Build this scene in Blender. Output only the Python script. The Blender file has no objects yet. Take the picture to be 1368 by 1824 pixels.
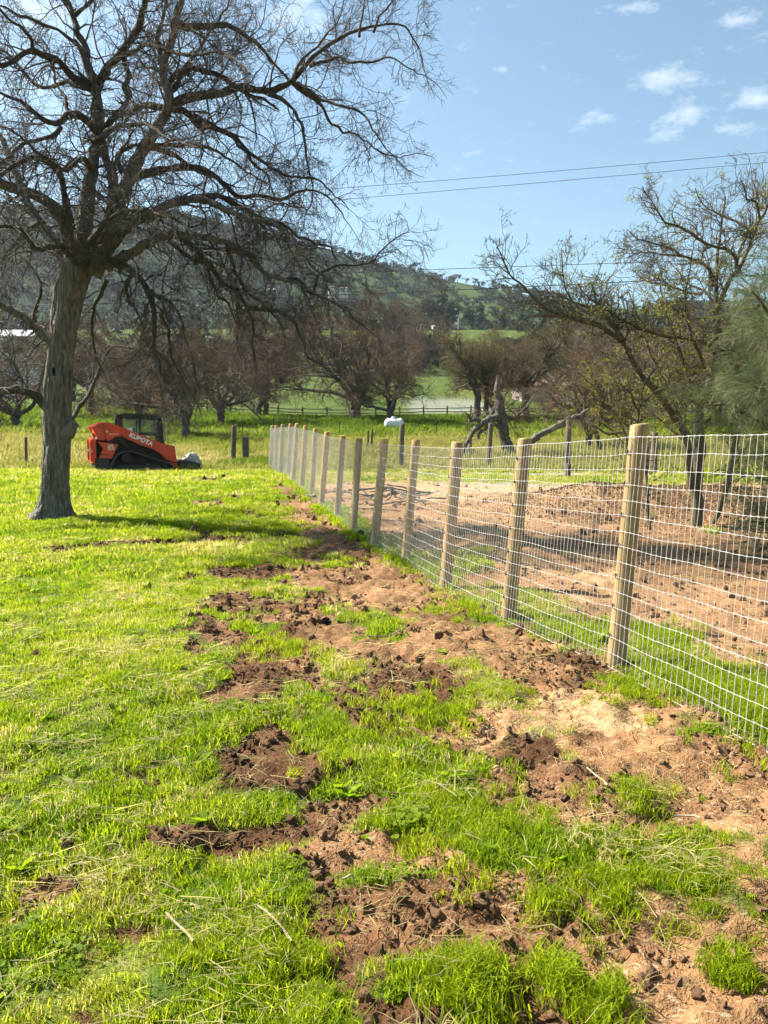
import bpy, bmesh, math, random
import numpy as np
from mathutils import Vector, Matrix, Euler

random.seed(7)
rng = np.random.default_rng(7)
sc = bpy.context.scene
COL = sc.collection

# ------------------------------------------------------------------ camera
FPX = 1378.0; CX = 684.0; CY = 912.0; EYE = 1.6
PITCH = math.atan(148.0 / FPX)
cam_d = bpy.data.cameras.new('camera')
cam = bpy.data.objects.new('camera', cam_d); COL.objects.link(cam)
cam_d.sensor_fit = 'VERTICAL'; cam_d.sensor_height = 24.0; cam_d.sensor_width = 18.0
cam_d.lens = FPX / 1824.0 * 24.0
cam_d.clip_start = 0.05; cam_d.clip_end = 6000.0
cam.location = (0, 0, EYE)
cam.rotation_euler = (math.pi / 2 - PITCH, 0, 0)
sc.camera = cam
sc.render.resolution_x = 768; sc.render.resolution_y = 1024

# ------------------------------------------------------------------ light
SUN_AZ = math.radians(66.0)      # left of the view direction
SUN_EL = math.radians(44.0)
SUN = Vector((-math.sin(SUN_AZ) * math.cos(SUN_EL), math.cos(SUN_AZ) * math.cos(SUN_EL), math.sin(SUN_EL)))
sun_d = bpy.data.lights.new('sun', 'SUN'); sun_d.energy = 5.0; sun_d.angle = math.radians(0.53)
sun_d.color = (1.0, 0.93, 0.82)
sun = bpy.data.objects.new('sun', sun_d); COL.objects.link(sun)
sun.rotation_euler = SUN.to_track_quat('Z', 'Y').to_euler()

sc.view_settings.view_transform = 'Standard'
sc.view_settings.look = 'None'
sc.view_settings.exposure = 1.65
sc.view_settings.gamma = 1.0
sc.view_settings.use_curve_mapping = False
sc.cycles.max_bounces = 4; sc.cycles.diffuse_bounces = 2; sc.cycles.glossy_bounces = 2
sc.cycles.transparent_max_bounces = 12; sc.cycles.transmission_bounces = 4
sc.cycles.volume_bounces = 0
sc.cycles.use_denoising = True; sc.cycles.adaptive_threshold = 0.03
sc.cycles.sample_clamp_indirect = 4.0


def ray(px, py):
    a = (px - CX) / FPX; b = -(py - CY) / FPX
    cp, sp = math.cos(PITCH), math.sin(PITCH)
    return np.array([a, cp + b * sp, -sp + b * cp])


def at(px, py, Y):
    d = ray(px, py)
    return np.array([0, 0, EYE]) + d * (Y / d[1])


def azel(px, py):
    d = ray(px, py); d = d / np.linalg.norm(d)
    return math.atan2(d[0], d[1]), math.asin(d[2])


class NT:
    """small helper to write node trees"""
    def __init__(s, tree): s.t = tree
    def n(s, typ, **kw):
        nd = s.t.nodes.new(typ)
        for k, v in kw.items():
            if k == 'op': nd.operation = v
            elif k.startswith('i_'): nd.inputs[k[2:].replace('_', ' ')].default_value = v
            else: setattr(nd, k, v)
        return nd
    def l(s, a, b): s.t.links.new(a, b)
    def math(s, op, a, b=None, clamp=False):
        nd = s.t.nodes.new('ShaderNodeMath'); nd.operation = op; nd.use_clamp = clamp
        for i, v in enumerate((a, b)):
            if v is None: continue
            if isinstance(v, (int, float)): nd.inputs[i].default_value = v
            else: s.l(v, nd.inputs[i])
        return nd.outputs[0]
    def ramp(s, fac, stops):
        nd = s.t.nodes.new('ShaderNodeValToRGB')
        el = nd.color_ramp.elements
        while len(el) < len(stops): el.new(0.5)
        for e, (p, c) in zip(el, stops):
            e.position = p; e.color = (c, c, c, 1) if isinstance(c, (int, float)) else (*c, 1)
        if fac is not None: s.l(fac, nd.inputs[0])
        return nd.outputs[0]
    def mix(s, fac, a, b, blend='MIX'):
        nd = s.t.nodes.new('ShaderNodeMix'); nd.data_type = 'RGBA'; nd.blend_type = blend
        for sock, v in ((nd.inputs[0], fac), (nd.inputs[6], a), (nd.inputs[7], b)):
            if isinstance(v, (int, float)): sock.default_value = v
            elif isinstance(v, tuple): sock.default_value = (*v, 1)
            else: s.l(v, sock)
        return nd.outputs[2]
    def noise(s, vec, scale, detail=4, rough=0.55, dist=0.0):
        nd = s.t.nodes.new('ShaderNodeTexNoise')
        nd.inputs['Scale'].default_value = scale; nd.inputs['Detail'].default_value = detail
        nd.inputs['Roughness'].default_value = rough; nd.inputs['Distortion'].default_value = dist
        if vec is not None: s.l(vec, nd.inputs['Vector'])
        return nd.outputs['Fac']
    def mapping(s, vec, scale=(1, 1, 1), loc=(0, 0, 0)):
        nd = s.t.nodes.new('ShaderNodeMapping')
        nd.inputs['Scale'].default_value = scale; nd.inputs['Location'].default_value = loc
        s.l(vec, nd.inputs['Vector']); return nd.outputs[0]
    def attr(s, name, inst=False):
        nd = s.t.nodes.new('ShaderNodeAttribute'); nd.attribute_name = name
        if inst: nd.attribute_type = 'INSTANCER'
        return nd
    def bump(s, h, strength, dist=0.01):
        nd = s.t.nodes.new('ShaderNodeBump'); nd.inputs['Strength'].default_value = strength
        nd.inputs['Distance'].default_value = dist; s.l(h, nd.inputs['Height']); return nd.outputs[0]


# ------------------------------------------------------------------ sky
SKY_STRENGTH = 0.066
world = bpy.data.worlds.new('World'); sc.world = world; world.use_nodes = True
w = NT(world.node_tree); world.node_tree.nodes.clear()
sky = w.n('ShaderNodeTexSky', sky_type='NISHITA', sun_disc=False)
sky.sun_elevation = SUN_EL; sky.sun_rotation = -SUN_AZ
sky.altitude = 200; sky.air_density = 1.0; sky.dust_density = 1.5; sky.ozone_density = 1.3
tc = w.n('ShaderNodeTexCoord')
sep = w.n('ShaderNodeSeparateXYZ'); w.l(tc.outputs['Generated'], sep.inputs[0])
az = w.math('ARCTAN2', sep.outputs[0], sep.outputs[1])
el = w.math('ARCSINE', sep.outputs[2])
# fair-weather cumulus scraps: noise cut by a coverage that peaks at the clouds one can see
cloudlist = [(1215, 207, 62, 27), (1330, 180, 75, 22), (1185, 144, 62, 15), (1130, 15, 34, 18), (1050, 217, 36, 9),
             (1310, 36, 36, 12), (895, 125, 18, 7), (965, 120, 20, 7), (830, 88, 34, 12), (520, 30, 105, 40),
             (60, 10, 110, 52), (1180, 244, 34, 9), (250, 60, 60, 20), (1300, 226, 36, 9)]
vec = w.n('ShaderNodeCombineXYZ'); w.l(az, vec.inputs[0]); w.l(w.math('MULTIPLY', el, 2.6), vec.inputs[1])
cov = None
for (px, py, sx, sy) in cloudlist:
    a0, e0 = azel(px, py)
    dn = w.n('ShaderNodeVectorMath', op='DISTANCE'); w.l(vec.outputs[0], dn.inputs[0]); dn.inputs[1].default_value = (a0, e0 * 2.6, 0)
    g = w.math('DIVIDE', dn.outputs['Value'], sx / FPX * 1.35)
    cov = g if cov is None else w.math('MINIMUM', cov, g)
cov = w.math('SUBTRACT', 1.0, cov, True)
mp = w.mapping(tc.outputs['Generated'], (1, 1, 2.2))
nz = w.noise(mp, 26.0, 4, 0.66)
nz2 = w.noise(mp, 2.6, 1, 0.5)
elsewhere = w.math('MULTIPLY', w.ramp(nz2, [(0.60, 0.0), (0.74, 0.9)]), w.ramp(el, [(0.10, 0.0), (0.30, 1.0)]))
inview = w.math('LESS_THAN', w.math('ABSOLUTE', az), 0.62)
cov = w.math('MAXIMUM', cov, w.math('MULTIPLY', elsewhere, w.math('SUBTRACT', 1.0, inview)))
cm = w.math('ADD', w.math('MULTIPLY', cov, 0.5), w.math('MULTIPLY', w.math('SUBTRACT', nz, 0.5), 1.9))
cmask = w.ramp(cm, [(0.22, 0.0), (0.72, 0.36)])
skyt = w.mix(1.0, sky.outputs[0], (0.90, 1.03, 0.95), 'MULTIPLY')
skycol = w.mix(cmask, skyt, (7.6, 7.8, 7.8))
world.cycles.sampling_method = 'MANUAL'; world.cycles.sample_map_resolution = 512
bg = w.n('ShaderNodeBackground'); bg.inputs[1].default_value = SKY_STRENGTH
w.l(skycol, bg.inputs[0])
out = w.n('ShaderNodeOutputWorld'); w.l(bg.outputs[0], out.inputs[0])


# ------------------------------------------------------------------ helpers
def tag(o, label=None, cat=None, group=None, kind=None):
    if label: o['label'] = label
    if cat: o['category'] = cat
    if group: o['group'] = group
    if kind: o['kind'] = kind
    return o


def link(o, parent=None):
    COL.objects.link(o)
    if parent is not None: o.parent = parent
    return o


def empty(name, loc=(0, 0, 0), rz=0.0, parent=None):
    o = bpy.data.objects.new(name, None); o.empty_display_size = 0.2
    link(o, parent); o.location = loc; o.rotation_euler = (0, 0, rz)
    return o


def np_mesh(name, V, quads=None, tris=None, mat=None, smooth=False):
    V = np.ascontiguousarray(V, dtype=np.float32)
    me = bpy.data.meshes.new(name)
    me.vertices.add(len(V)); me.vertices.foreach_set('co', V.ravel())
    idx, starts, n = [], [], 0
    if quads is not None and len(quads):
        q = np.asarray(quads, dtype=np.int32); idx.append(q.ravel()); starts.append(np.arange(len(q)) * 4 + n); n += q.size
    if tris is not None and len(tris):
        t = np.asarray(tris, dtype=np.int32); idx.append(t.ravel()); starts.append(np.arange(len(t)) * 3 + n); n += t.size
    idx = np.concatenate(idx).astype(np.int32); starts = np.concatenate(starts).astype(np.int32)
    me.loops.add(len(idx)); me.loops.foreach_set('vertex_index', idx)
    me.polygons.add(len(starts)); me.polygons.foreach_set('loop_start', starts)
    if smooth: me.polygons.foreach_set('use_smooth', np.ones(len(starts), dtype=bool))
    me.update(calc_edges=True)
    if mat is not None: me.materials.append(mat)
    return me


def np_obj(name, V, quads=None, tris=None, mat=None, parent=None, smooth=False):
    return link(bpy.data.objects.new(name, np_mesh(name, V, quads, tris, mat, smooth)), parent)


def bm_obj(name, bm, mat, parent=None, smooth=False, bevel=0.0):
    if bevel > 0:
        bmesh.ops.bevel(bm, geom=[e for e in bm.edges if e.is_manifold and e.calc_face_angle(0) > 0.5], offset=bevel, segments=2, affect='EDGES', clamp_overlap=True)
    bmesh.ops.recalc_face_normals(bm, faces=bm.faces)
    me = bpy.data.meshes.new(name); bm.to_mesh(me); bm.free()
    if smooth:
        for p in me.polygons: p.use_smooth = True
    if mat is not None: me.materials.append(mat)
    return link(bpy.data.objects.new(name, me), parent)


def box(bm, x0, x1, y0, y1, z0, z1):
    vs = [bm.verts.new((x, y, z)) for x in (x0, x1) for y in (y0, y1) for z in (z0, z1)]
    for f in ((0, 1, 3, 2), (4, 6, 7, 5), (0, 4, 5, 1), (2, 3, 7, 6), (0, 2, 6, 4), (1, 5, 7, 3)):
        bm.faces.new([vs[i] for i in f])


def prism(bm, pts, y0, y1):
    """pts are (x, z); extruded along y"""
    a = [bm.verts.new((p[0], y0, p[1])) for p in pts]; b = [bm.verts.new((p[0], y1, p[1])) for p in pts]
    n = len(pts); bm.faces.new(a); bm.faces.new(b[::-1])
    for i in range(n): bm.faces.new((a[i], a[(i + 1) % n], b[(i + 1) % n], b[i]))


def frames(P):
    """P (N,S,3) -> two unit normals per point"""
    T = np.gradient(P, axis=1); T /= np.linalg.norm(T, axis=2, keepdims=True) + 1e-9
    mean = P[:, -1] - P[:, 0]; mean /= np.linalg.norm(mean, axis=1, keepdims=True) + 1e-9
    ref = np.where(np.abs(mean[:, 2:3]) < 0.8, np.array([[0, 0, 1.0]]), np.array([[1.0, 0, 0]]))[:, None, :]
    A = np.cross(T, np.broadcast_to(ref, T.shape)); A /= np.linalg.norm(A, axis=2, keepdims=True) + 1e-9
    B = np.cross(T, A)
    return A, B


def tubes(P, R, k):
    """P (N,S,3), R (N,S), k sides -> verts, quads"""
    N, S, _ = P.shape
    A, B = frames(P)
    ang = np.arange(k) * (2 * math.pi / k)
    V = P[:, :, None, :] + R[:, :, None, None] * (np.cos(ang)[None, None, :, None] * A[:, :, None, :] + np.sin(ang)[None, None, :, None] * B[:, :, None, :])
    V = V.reshape(-1, 3)
    n = np.arange(N)[:, None, None] * (S * k); s = np.arange(S - 1)[None, :, None] * k
    j = np.arange(k)[None, None, :]; j2 = (j + 1) % k
    q = np.stack([n + s + j, n + s + j2, n + s + k + j2, n + s + k + j], axis=-1).reshape(-1, 4)
    return V, q


def joinvq(lst):
    Vs, Qs, o = [], [], 0
    for V, q in lst:
        Vs.append(V); Qs.append(q + o); o += len(V)
    return np.concatenate(Vs), np.concatenate(Qs)


def unit(v): return v / (np.linalg.norm(v, axis=-1, keepdims=True) + 1e-9)


def catmull(pts, step):
    """pts (n, m) -> dense polyline by arc length of first 3 columns"""
    p = np.asarray(pts, float); p = np.vstack([2 * p[0] - p[1], p, 2 * p[-1] - p[-2]])
    outp = []
    for i in range(1, len(p) - 2):
        a, b, c, d = p[i - 1], p[i], p[i + 1], p[i + 2]
        n = max(2, int(np.linalg.norm((c - b)[:3]) / step))
        t = np.linspace(0, 1, n, endpoint=False)[:, None]
        outp.append(0.5 * ((2 * b) + (-a + c) * t + (2 * a - 5 * b + 4 * c - d) * t ** 2 + (-a + 3 * b - 3 * c + d) * t ** 3))
    outp.append(p[-2][None])
    return np.vstack(outp)


def hash2(ix, iy, seed):
    h = np.sin(ix * 127.1 + iy * 311.7 + seed * 74.7) * 43758.5453
    return h - np.floor(h)


def vnoise(x, y, seed=0):
    x = np.asarray(x, float); y = np.asarray(y, float)
    ix, iy = np.floor(x), np.floor(y); fx, fy = x - ix, y - iy
    fx = fx * fx * fx * (fx * (fx * 6 - 15) + 10); fy = fy * fy * fy * (fy * (fy * 6 - 15) + 10)
    a = hash2(ix, iy, seed); b = hash2(ix + 1, iy, seed); c = hash2(ix, iy + 1, seed); d = hash2(ix + 1, iy + 1, seed)
    return (a * (1 - fx) + b * fx) * (1 - fy) + (c * (1 - fx) + d * fx) * fy


def fbm(x, y, octv=4, seed=0, gain=0.5):
    s, amp, tot, fr = 0, 1.0, 0, 1.0
    for o in range(octv):
        s = s + amp * vnoise(x * fr + o * 17.3, y * fr - o * 9.1, seed + o); tot += amp; amp *= gain; fr *= 2.03
    return s / tot


def smooth(a, b, x):
    t = np.clip((x - a) / (b - a), 0, 1); return t * t * (3 - 2 * t)


# ------------------------------------------------------------------ materials
def mat_new(name):
    m = bpy.data.materials.new(name); m.use_nodes = True; m.node_tree.nodes.clear()
    t = NT(m.node_tree); o = t.n('ShaderNodeOutputMaterial')
    return m, t, o


def mat_plain(name, col, rough=0.7, metal=0.0, var=0.25, scale=8.0, bump=0.15, stretch=(1, 1, 1), spec=0.3, col2=None):
    m, t, o = mat_new(name)
    tcn = t.n('ShaderNodeTexCoord'); v = t.mapping(tcn.outputs['Object'], stretch)
    nz = t.noise(v, scale, 3 if bump else 1, 0.6)
    c2 = col2 if col2 else tuple(c * (1 - var) for c in col)
    c1 = tuple(min(1, c * (1 + var * 0.5)) for c in col)
    c = t.mix(t.ramp(nz, [(0.3, 0.0), (0.7, 1.0)]), c2, c1)
    b = t.n('ShaderNodeBsdfPrincipled'); t.l(c, b.inputs['Base Color'])
    b.inputs['Roughness'].default_value = rough; b.inputs['Metallic'].default_value = metal
    b.inputs['Specular IOR Level'].default_value = spec
    if bump: t.l(t.bump(nz, bump, 0.02), b.inputs['Normal'])
    t.l(b.outputs[0], o.inputs[0]); return m


def mat_bark(name, c_dark, c_light, scale=3.0, moss=0.0, bump=0.6):
    m, t, o = mat_new(name)
    tcn = t.n('ShaderNodeTexCoord'); g = tcn.outputs['Object']
    v = t.mapping(g, (7 * scale, 7 * scale, 1.2 * scale))
    a = t.noise(v, 1.0, 4, 0.65)
    bnz = t.noise(g, 1.6, 2, 0.6)
    c = t.mix(t.ramp(a, [(0.32, 0.0), (0.68, 1.0)]), c_dark, c_light)
    c = t.mix(t.math('MULTIPLY', t.ramp(bnz, [(0.4, 0), (0.7, 1)]), 0.55), c, tuple(x * 0.72 for x in c_light))
    if moss > 0:
        mz = t.noise(g, 2.3, 2, 0.7)
        c = t.mix(t.math('MULTIPLY', t.ramp(mz, [(0.52, 0), (0.66, 1)]), moss), c, (0.10, 0.095, 0.03))
    b = t.n('ShaderNodeBsdfPrincipled'); t.l(c, b.inputs['Base Color'])
    b.inputs['Roughness'].default_value = 0.9; b.inputs['Specular IOR Level'].default_value = 0.15
    if bump >= .8:
        vo = t.n('ShaderNodeTexVoronoi'); vo.inputs['Scale'].default_value = 1.0; t.l(t.mapping(g, (26, 26, 6)), vo.inputs['Vector'])
        plate = t.ramp(vo.outputs['Distance'], [(0.15, 1.0), (0.75, 0.0)])
        c3 = t.mix(plate, t.mix(1.0, c, (.62, .60, .58), 'MULTIPLY'), c); t.l(c3, b.inputs['Base Color'])
        a = t.math('ADD', a, t.math('MULTIPLY', plate, .7))
    if bump: t.l(t.bump(a, bump, 0.03), b.inputs['Normal'])
    t.l(b.outputs[0], o.inputs[0]); return m


def mat_leaf(name, stops, translucent=0.5, inst=True, rough=0.6, trans_gain=1.6):
    """stops: colour by the tint attribute carried by each tuft"""
    m, t, o = mat_new(name)
    if inst: f = t.attr('tint', True).outputs['Fac']
    else:
        tcn = t.n('ShaderNodeTexCoord'); f = t.noise(tcn.outputs['Object'], 2.0, 1, 0.6)
    c = t.ramp(f, stops)
    d = t.n('ShaderNodeBsdfPrincipled'); t.l(c, d.inputs['Base Color'])
    d.inputs['Roughness'].default_value = rough; d.inputs['Specular IOR Level'].default_value = 0.15
    tr = t.n('ShaderNodeBsdfTranslucent')
    t.l(t.mix(1.0, c, (trans_gain, trans_gain, trans_gain * 0.7), 'MULTIPLY'), tr.inputs[0])
    mx = t.n('ShaderNodeMixShader'); mx.inputs[0].default_value = translucent
    t.l(d.outputs[0], mx.inputs[1]); t.l(tr.outputs[0], mx.inputs[2]); t.l(mx.outputs[0], o.inputs[0])
    return m


M_BARK = mat_bark('oak bark', (0.070, 0.062, 0.052), (0.32, 0.290, 0.245), 2.2, 0.20, .85)
M_LIMB = mat_bark('oak limb bark', (0.028, 0.023, 0.018), (0.105, 0.088, 0.066), 3.0, 0.5, 0.5)
M_TWIG = mat_plain('oak twig', (0.105, 0.086, 0.072), 0.85, var=0.35, scale=1.2, bump=0, spec=0.2)
M_FARTWIG = mat_plain('far oak twig', (0.150, 0.102, 0.064), 0.9, var=0.35, scale=0.35, bump=0, spec=0.1)
M_FARTWIG2 = mat_plain('budding oak twig', (0.155, 0.118, 0.06), 0.9, var=0.4, scale=0.35, bump=0, spec=0.1)
M_FARBARK = mat_bark('far oak bark', (0.04, 0.035, 0.03), (0.15, 0.13, 0.11), 1.5, 0.2, 0.3)
M_DEAD = mat_bark('weathered dead wood', (0.05, 0.043, 0.036), (0.20, 0.175, 0.145), 2.0, 0.0, 0.5)
M_YBARK = mat_bark('young tree bark', (0.05, 0.043, 0.028), (0.17, 0.145, 0.085), 4.0, 0.6, 0.4)
M_YTWIG = mat_plain('young tree twig', (0.13, 0.11, 0.075), 0.8, var=0.35, scale=2, bump=0, spec=0.2)
M_OLDPOST = mat_plain('weathered post', (0.16, 0.13, 0.10), 0.9, var=0.5, scale=6, stretch=(6, 6, 0.7), bump=0.5, spec=0.1)
M_STEEL = mat_plain('rusty steel', (0.07, 0.05, 0.04), 0.7, 0.3, var=0.4, scale=12, bump=0.1)
M_WHITE = mat_plain('white paint', (0.78, 0.78, 0.76), 0.45, var=0.08, scale=3, bump=0.02, spec=0.4)

# ------------------------------------------------------------------ terrain
PY_ = np.array([-60, -5, 2, 5, 6.5, 8.4, 10, 13, 15, 17, 19, 21, 23, 27, 30, 35, 45, 55, 64, 72, 82, 95, 110, 135, 180, 280, 440, 600], float)
PZ_ = np.array([0.3, .08, .05, .03, -.06, -.13, -.14, -.15, -.11, -.04, .04, .11, .14, .10, .13, .5, 1.0, 1.2, 1.35, 1.9, 2.6, 3.2, 5.0, 8.5, 13.5, 36, 46, 46], float)


def interp_smooth(y, X, Z):
    i = np.clip(np.searchsorted(X, y) - 1, 0, len(X) - 2)
    m = np.gradient(Z, X)
    h = X[i + 1] - X[i]; t = np.clip((y - X[i]) / h, 0, 1)
    return ((2 * t**3 - 3 * t**2 + 1) * Z[i] + (t**3 - 2 * t**2 + t) * h * m[i] + (-2 * t**3 + 3 * t**2) * Z[i + 1] + (t**3 - t**2) * h * m[i + 1])


FX0, FY0, FSL = 1.57, 5.0, -0.244          # the new fence: x = FX0 + FSL*(y-FY0)


def fence_x(y): return FX0 + FSL * (y - FY0)


def fence_side(x, y): return (x - fence_x(y)) / math.sqrt(1 + FSL * FSL)      # + is the yard side


def ground_patch(px, py):
    """where the pixel's ray meets the ground (flat enough near the camera)"""
    z = 0.0
    for _ in range(4):
        d = ray(px, py); s = (z - EYE) / d[2]; p = d * s
        z = float(interp_smooth(np.array([p[1]]), PY_, PZ_)[0])
    return p[0], p[1]


# bare-soil patches: centre and half sizes as seen, turned into metres on the ground; last: 0 dark and moist .. 1 pale and dry
SOIL = [(700, 1640, 165, 48, .28), (900, 1665, 180, 38, .3), (1000, 1600, 60, 26, .4), (1250, 1365, 165, 52, .5), (1000, 1392, 85, 30, .35),
        (1040, 1272, 88, 30, .85), (850, 1290, 62, 24, .7), (955, 1345, 42, 20, .05), (720, 1218, 80, 28, .25), (830, 1145, 90, 22, .55),
        (950, 1190, 70, 22, .55), (1010, 1180, 40, 14, .1), (1230, 1735, 175, 105, .52), (1130, 1655, 130, 28, .4), (1350, 1560, 40, 60, .55),
        (690, 1795, 80, 32, .2), (560, 1730, 40, 14, .1), (445, 1217, 50, 28, .2), (476, 1355, 85, 26, .18), (604, 1432, 66, 17, .35), (440, 1464, 110, 17, .12),
        (640, 1512, 90, 20, .5), (760, 1540, 60, 16, .6), (400, 1074, 36, 9, .25), (490, 1101, 46, 8, .55), (358, 1033, 16, 5, .15), (435, 1022, 66, 9, .12),
        (614, 1028, 80, 14, .55), (520, 1132, 24, 6, .1), (287, 966, 105, 5, .1), (164, 972, 24, 7, .05), (445, 954, 56, 3.5, .15), (545, 948, 40, 4, .4), (590, 930, 30, 4, .6),
        (240, 1627, 30, 7, .2), (143, 1560, 32, 9, .35), (36, 1612, 28, 10, .5), (128, 1504, 20, 10, .08), (240, 1384, 38, 6, .15), (333, 1526, 20, 6, .15),
        (180, 1808, 26, 10, .02), (690, 1166, 60, 16, .55), (665, 1250, 45, 18, .2), (700, 1060, 60, 14, .6), (560, 985, 50, 7, .4), (490, 860, 22, 2, .3), (372, 854, 20, 2, .1), (640, 990, 36, 8, .35),
        (850, 1330, 50, 10, .3), (1270, 1500, 40, 10, .35), (1090, 1460, 90, 16, .5), (1330, 1440, 50, 20, .6), (1060, 1790, 60, 26, .35), (930, 1770, 26, 30, .15), (1200, 1200, 20, 6, .2)]
# green patches inside the yard
YARDGREEN = [(1010, 1125, 75, 26), (1260, 1220, 110, 55), (1330, 1290, 60, 40), (940, 1075, 60, 16), (830, 1015, 40, 14), (1130, 1120, 50, 20), (1180, 1150, 60, 22), (690, 985, 26, 6), (1262, 945, 5, 6)]


def to_world(lst):
    o = []
    for e in lst:
        x, y = ground_patch(e[0], e[1])
        _, ya = ground_patch(e[0], e[1] - e[3]); _, yb = ground_patch(e[0], e[1] + e[3])
        o.append((x, y, e[2] * y / FPX, max(0.03, (ya - yb) / 2)) + tuple(e[4:]))
    return o


SOILW = to_world(SOIL); GREENW = to_world(YARDGREEN)
TREE_X, TREE_Y = -6.24, 14.6


def soil_fields(x, y):
    """soil 0..1, pale 0..1, dry 0..1 (of the grass), lot 0..1 (pale gravel)"""
    n1 = fbm(x * 1.7, y * 1.7, 4, 3) - 0.5; n2 = fbm(x * 6.0, y * 6.0, 3, 11) - 0.5
    soil = np.zeros_like(x); pale = np.full_like(x, 0.4); best = np.zeros_like(x) + 1e-3
    wx = x + n1 * 0.5 * np.clip(y / 6, .3, 2); wy = y + (fbm(x * 1.3 + 40, y * 1.3, 3, 5) - 0.5) * 0.55 * np.clip(y / 5, .4, 2.5)
    for (cx, cy, rx, ry, pl) in SOILW:
        d = np.sqrt(((wx - cx) / rx) ** 2 + ((wy - cy) / ry) ** 2)
        v = np.clip(2.0 - d, 0, 1.3)
        soil = np.maximum(soil, v); wgt = v ** 2
        pale = np.where(wgt > best, pl, pale); best = np.maximum(best, wgt)
    s = fence_side(x, y)
    band = np.clip(1.0 - np.abs(s + 0.45 + 0.25 * n1) / 0.75, 0, 1) * smooth(23, 18, y) * smooth(2.0, 4.5, y)
    soil = np.maximum(soil, band * (0.55 + 1.0 * fbm(x * 1.1, y * 0.9, 3, 21)))
    # ground churned by the machine in a strip alongside the fence
    churn = smooth(-3.2, -2.3, s + .8 * n1) * smooth(0.1, -0.1, s) * smooth(26, 17, y)
    soil = np.maximum(soil, churn * smooth(.46, .68, fbm((x - FSL * y) * 1.9, y * 1.0 + x * .3, 4, 23)) * (1.05 - .25 * smooth(5.5, 9, y) + .25 * smooth(4.6, 3.0, y)))
    pale = np.where(best < .02, .08 + .75 * fbm(x * .9, y * .7, 3, 24), pale)
    raw = soil + n1 * 0.7 + n2 * 0.9 + (fbm(x * 17, y * 17, 2, 12) - .5) * .5
    soil = smooth(0.30, 0.74, raw); soft = smooth(0.0, 0.60, raw)
    # the yard on the far side of the fence
    yard = smooth(-0.03, 0.10, s + 0.2 * n2) * smooth(27.5, 25.0, y + 2.0 * n1)
    green = np.zeros_like(x)
    for (cx, cy, rx, ry) in GREENW:
        d = np.sqrt(((wx - cx) / rx) ** 2 + ((wy - cy) / ry) ** 2); green = np.maximum(green, np.clip(1.8 - d, 0, 1.2))
    green = smooth(0.45, 0.8, green + n1 * 0.6 + n2 * 0.4)
    strip = smooth(20.5, 22.0, y + 1.2 * n1) * smooth(25.5, 24, y)      # thin yellowing grass before the track
    soil = np.where(yard > 0.5, yard * (1 - green) * (1 - 0.45 * strip), soil); soil_fields.soft = np.where(yard > .5, soil, soft)
    yp = 0.58 + 0.5 * n1 + 0.12 * (fbm(x * .5, y * .9, 3, 9) - .5) - 0.12 * smooth(16, 9, y) * smooth(1.5, 4.5, s) + 0.3 * smooth(15, 20, y)
    pale = np.where(yard > 0.5, yp + .08, pale - .02 + 0.35 * n1 + 0.3 * n2)
    dry = smooth(0.50, 0.72, fbm(x * 0.45 + 3, y * 0.4, 4, 31)) * 0.75 + 0.45 * smooth(0.5, 0.75, fbm(x * 2.2, y * 2.2, 3, 33))
    dry = np.where(y > 27.5, np.clip(0.36 + 1.2 * (fbm(x * .2, y * .25, 3, 35) - .45) - 0.4 * smooth(45, 66, y), 0, 1), dry)
    dry = np.where((y > 27) & (y < 44) & (s > 1), np.maximum(dry, 0.5), dry)
    # lusher, darker green painted in to deepen the shade the oak casts
    dsh = np.sqrt(((x - (TREE_X + 2.5)) / 5.0) ** 2 + ((y - (TREE_Y - 1.3)) / 1.6) ** 2)
    dry = dry * (1 - 0.8 * smooth(1.3, 0.7, dsh))
    # gravel: the track behind the yard and the lot beyond the rail fence
    tr = 25.9 + 0.02 * (x - 4) + 0.4 * (fbm(x * .25, x * 0 + 2, 2, 8) - .5)
    lot = smooth(0.85, 0.55, np.abs(y - tr)) * smooth(-3.5, -1.5, x) + smooth(0.9, 0.5, np.sqrt(((x - 3.2) / 2.2) ** 2 + ((y - 21.0) / 1.0) ** 2)) * 0.8
    lot = lot + smooth(100, 105, y + 3 * n1) * smooth(122, 114, y) * smooth(2, 5, x) * smooth(18, 13, x) * .5
    lot = np.clip(lot, 0, 1)
    return np.clip(soil, 0, 1), np.clip(pale, 0, 1), np.clip(dry, 0, 1), lot


def zbase(x, y):
    x = np.asarray(x, float); y = np.asarray(y, float)
    z = interp_smooth(y, PY_, PZ_)
    z = z + (fbm(x * 0.35, y * 0.35, 2, 50) - 0.5) * 0.10 * smooth(1.5, 5, np.abs(fence_side(x, y)) + 1.2) * smooth(90, 20, y)
    z = z + (fbm(x * 0.03, y * 0.03, 3, 51) - 0.5) * 2.2 * smooth(45, 130, y)
    z = z + 0.02 * np.clip(-x - 10, 0, 60) * smooth(10, 30, y) * smooth(200, 60, y)
    # mulch heap in the yard, and the spoil bank along the inside of the fence
    z = z + 0.42 * np.exp(-((x - 4.6) / 1.6) ** 2 - ((y - 16.5) / 1.3) ** 2) * (0.8 + 0.4 * fbm(x * 3, y * 3, 3, 14)) + 0.35 * np.exp(-((x - 7.6) / 2.2) ** 2 - ((y - 17.0) / 1.5) ** 2)
    z = z + 0.22 * np.exp(-((x - 1.5) / 0.7) ** 2 - ((y - 11.5) / 2.6) ** 2) * (0.5 + fbm(x * 3, y * 3, 3, 15)) + 0.18 * np.exp(-((x - 2.6) / 0.6) ** 2 - ((y - 8.3) / 0.5) ** 2) * (0.5 + fbm(x * 5, y * 5, 3, 15))
    return z


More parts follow.
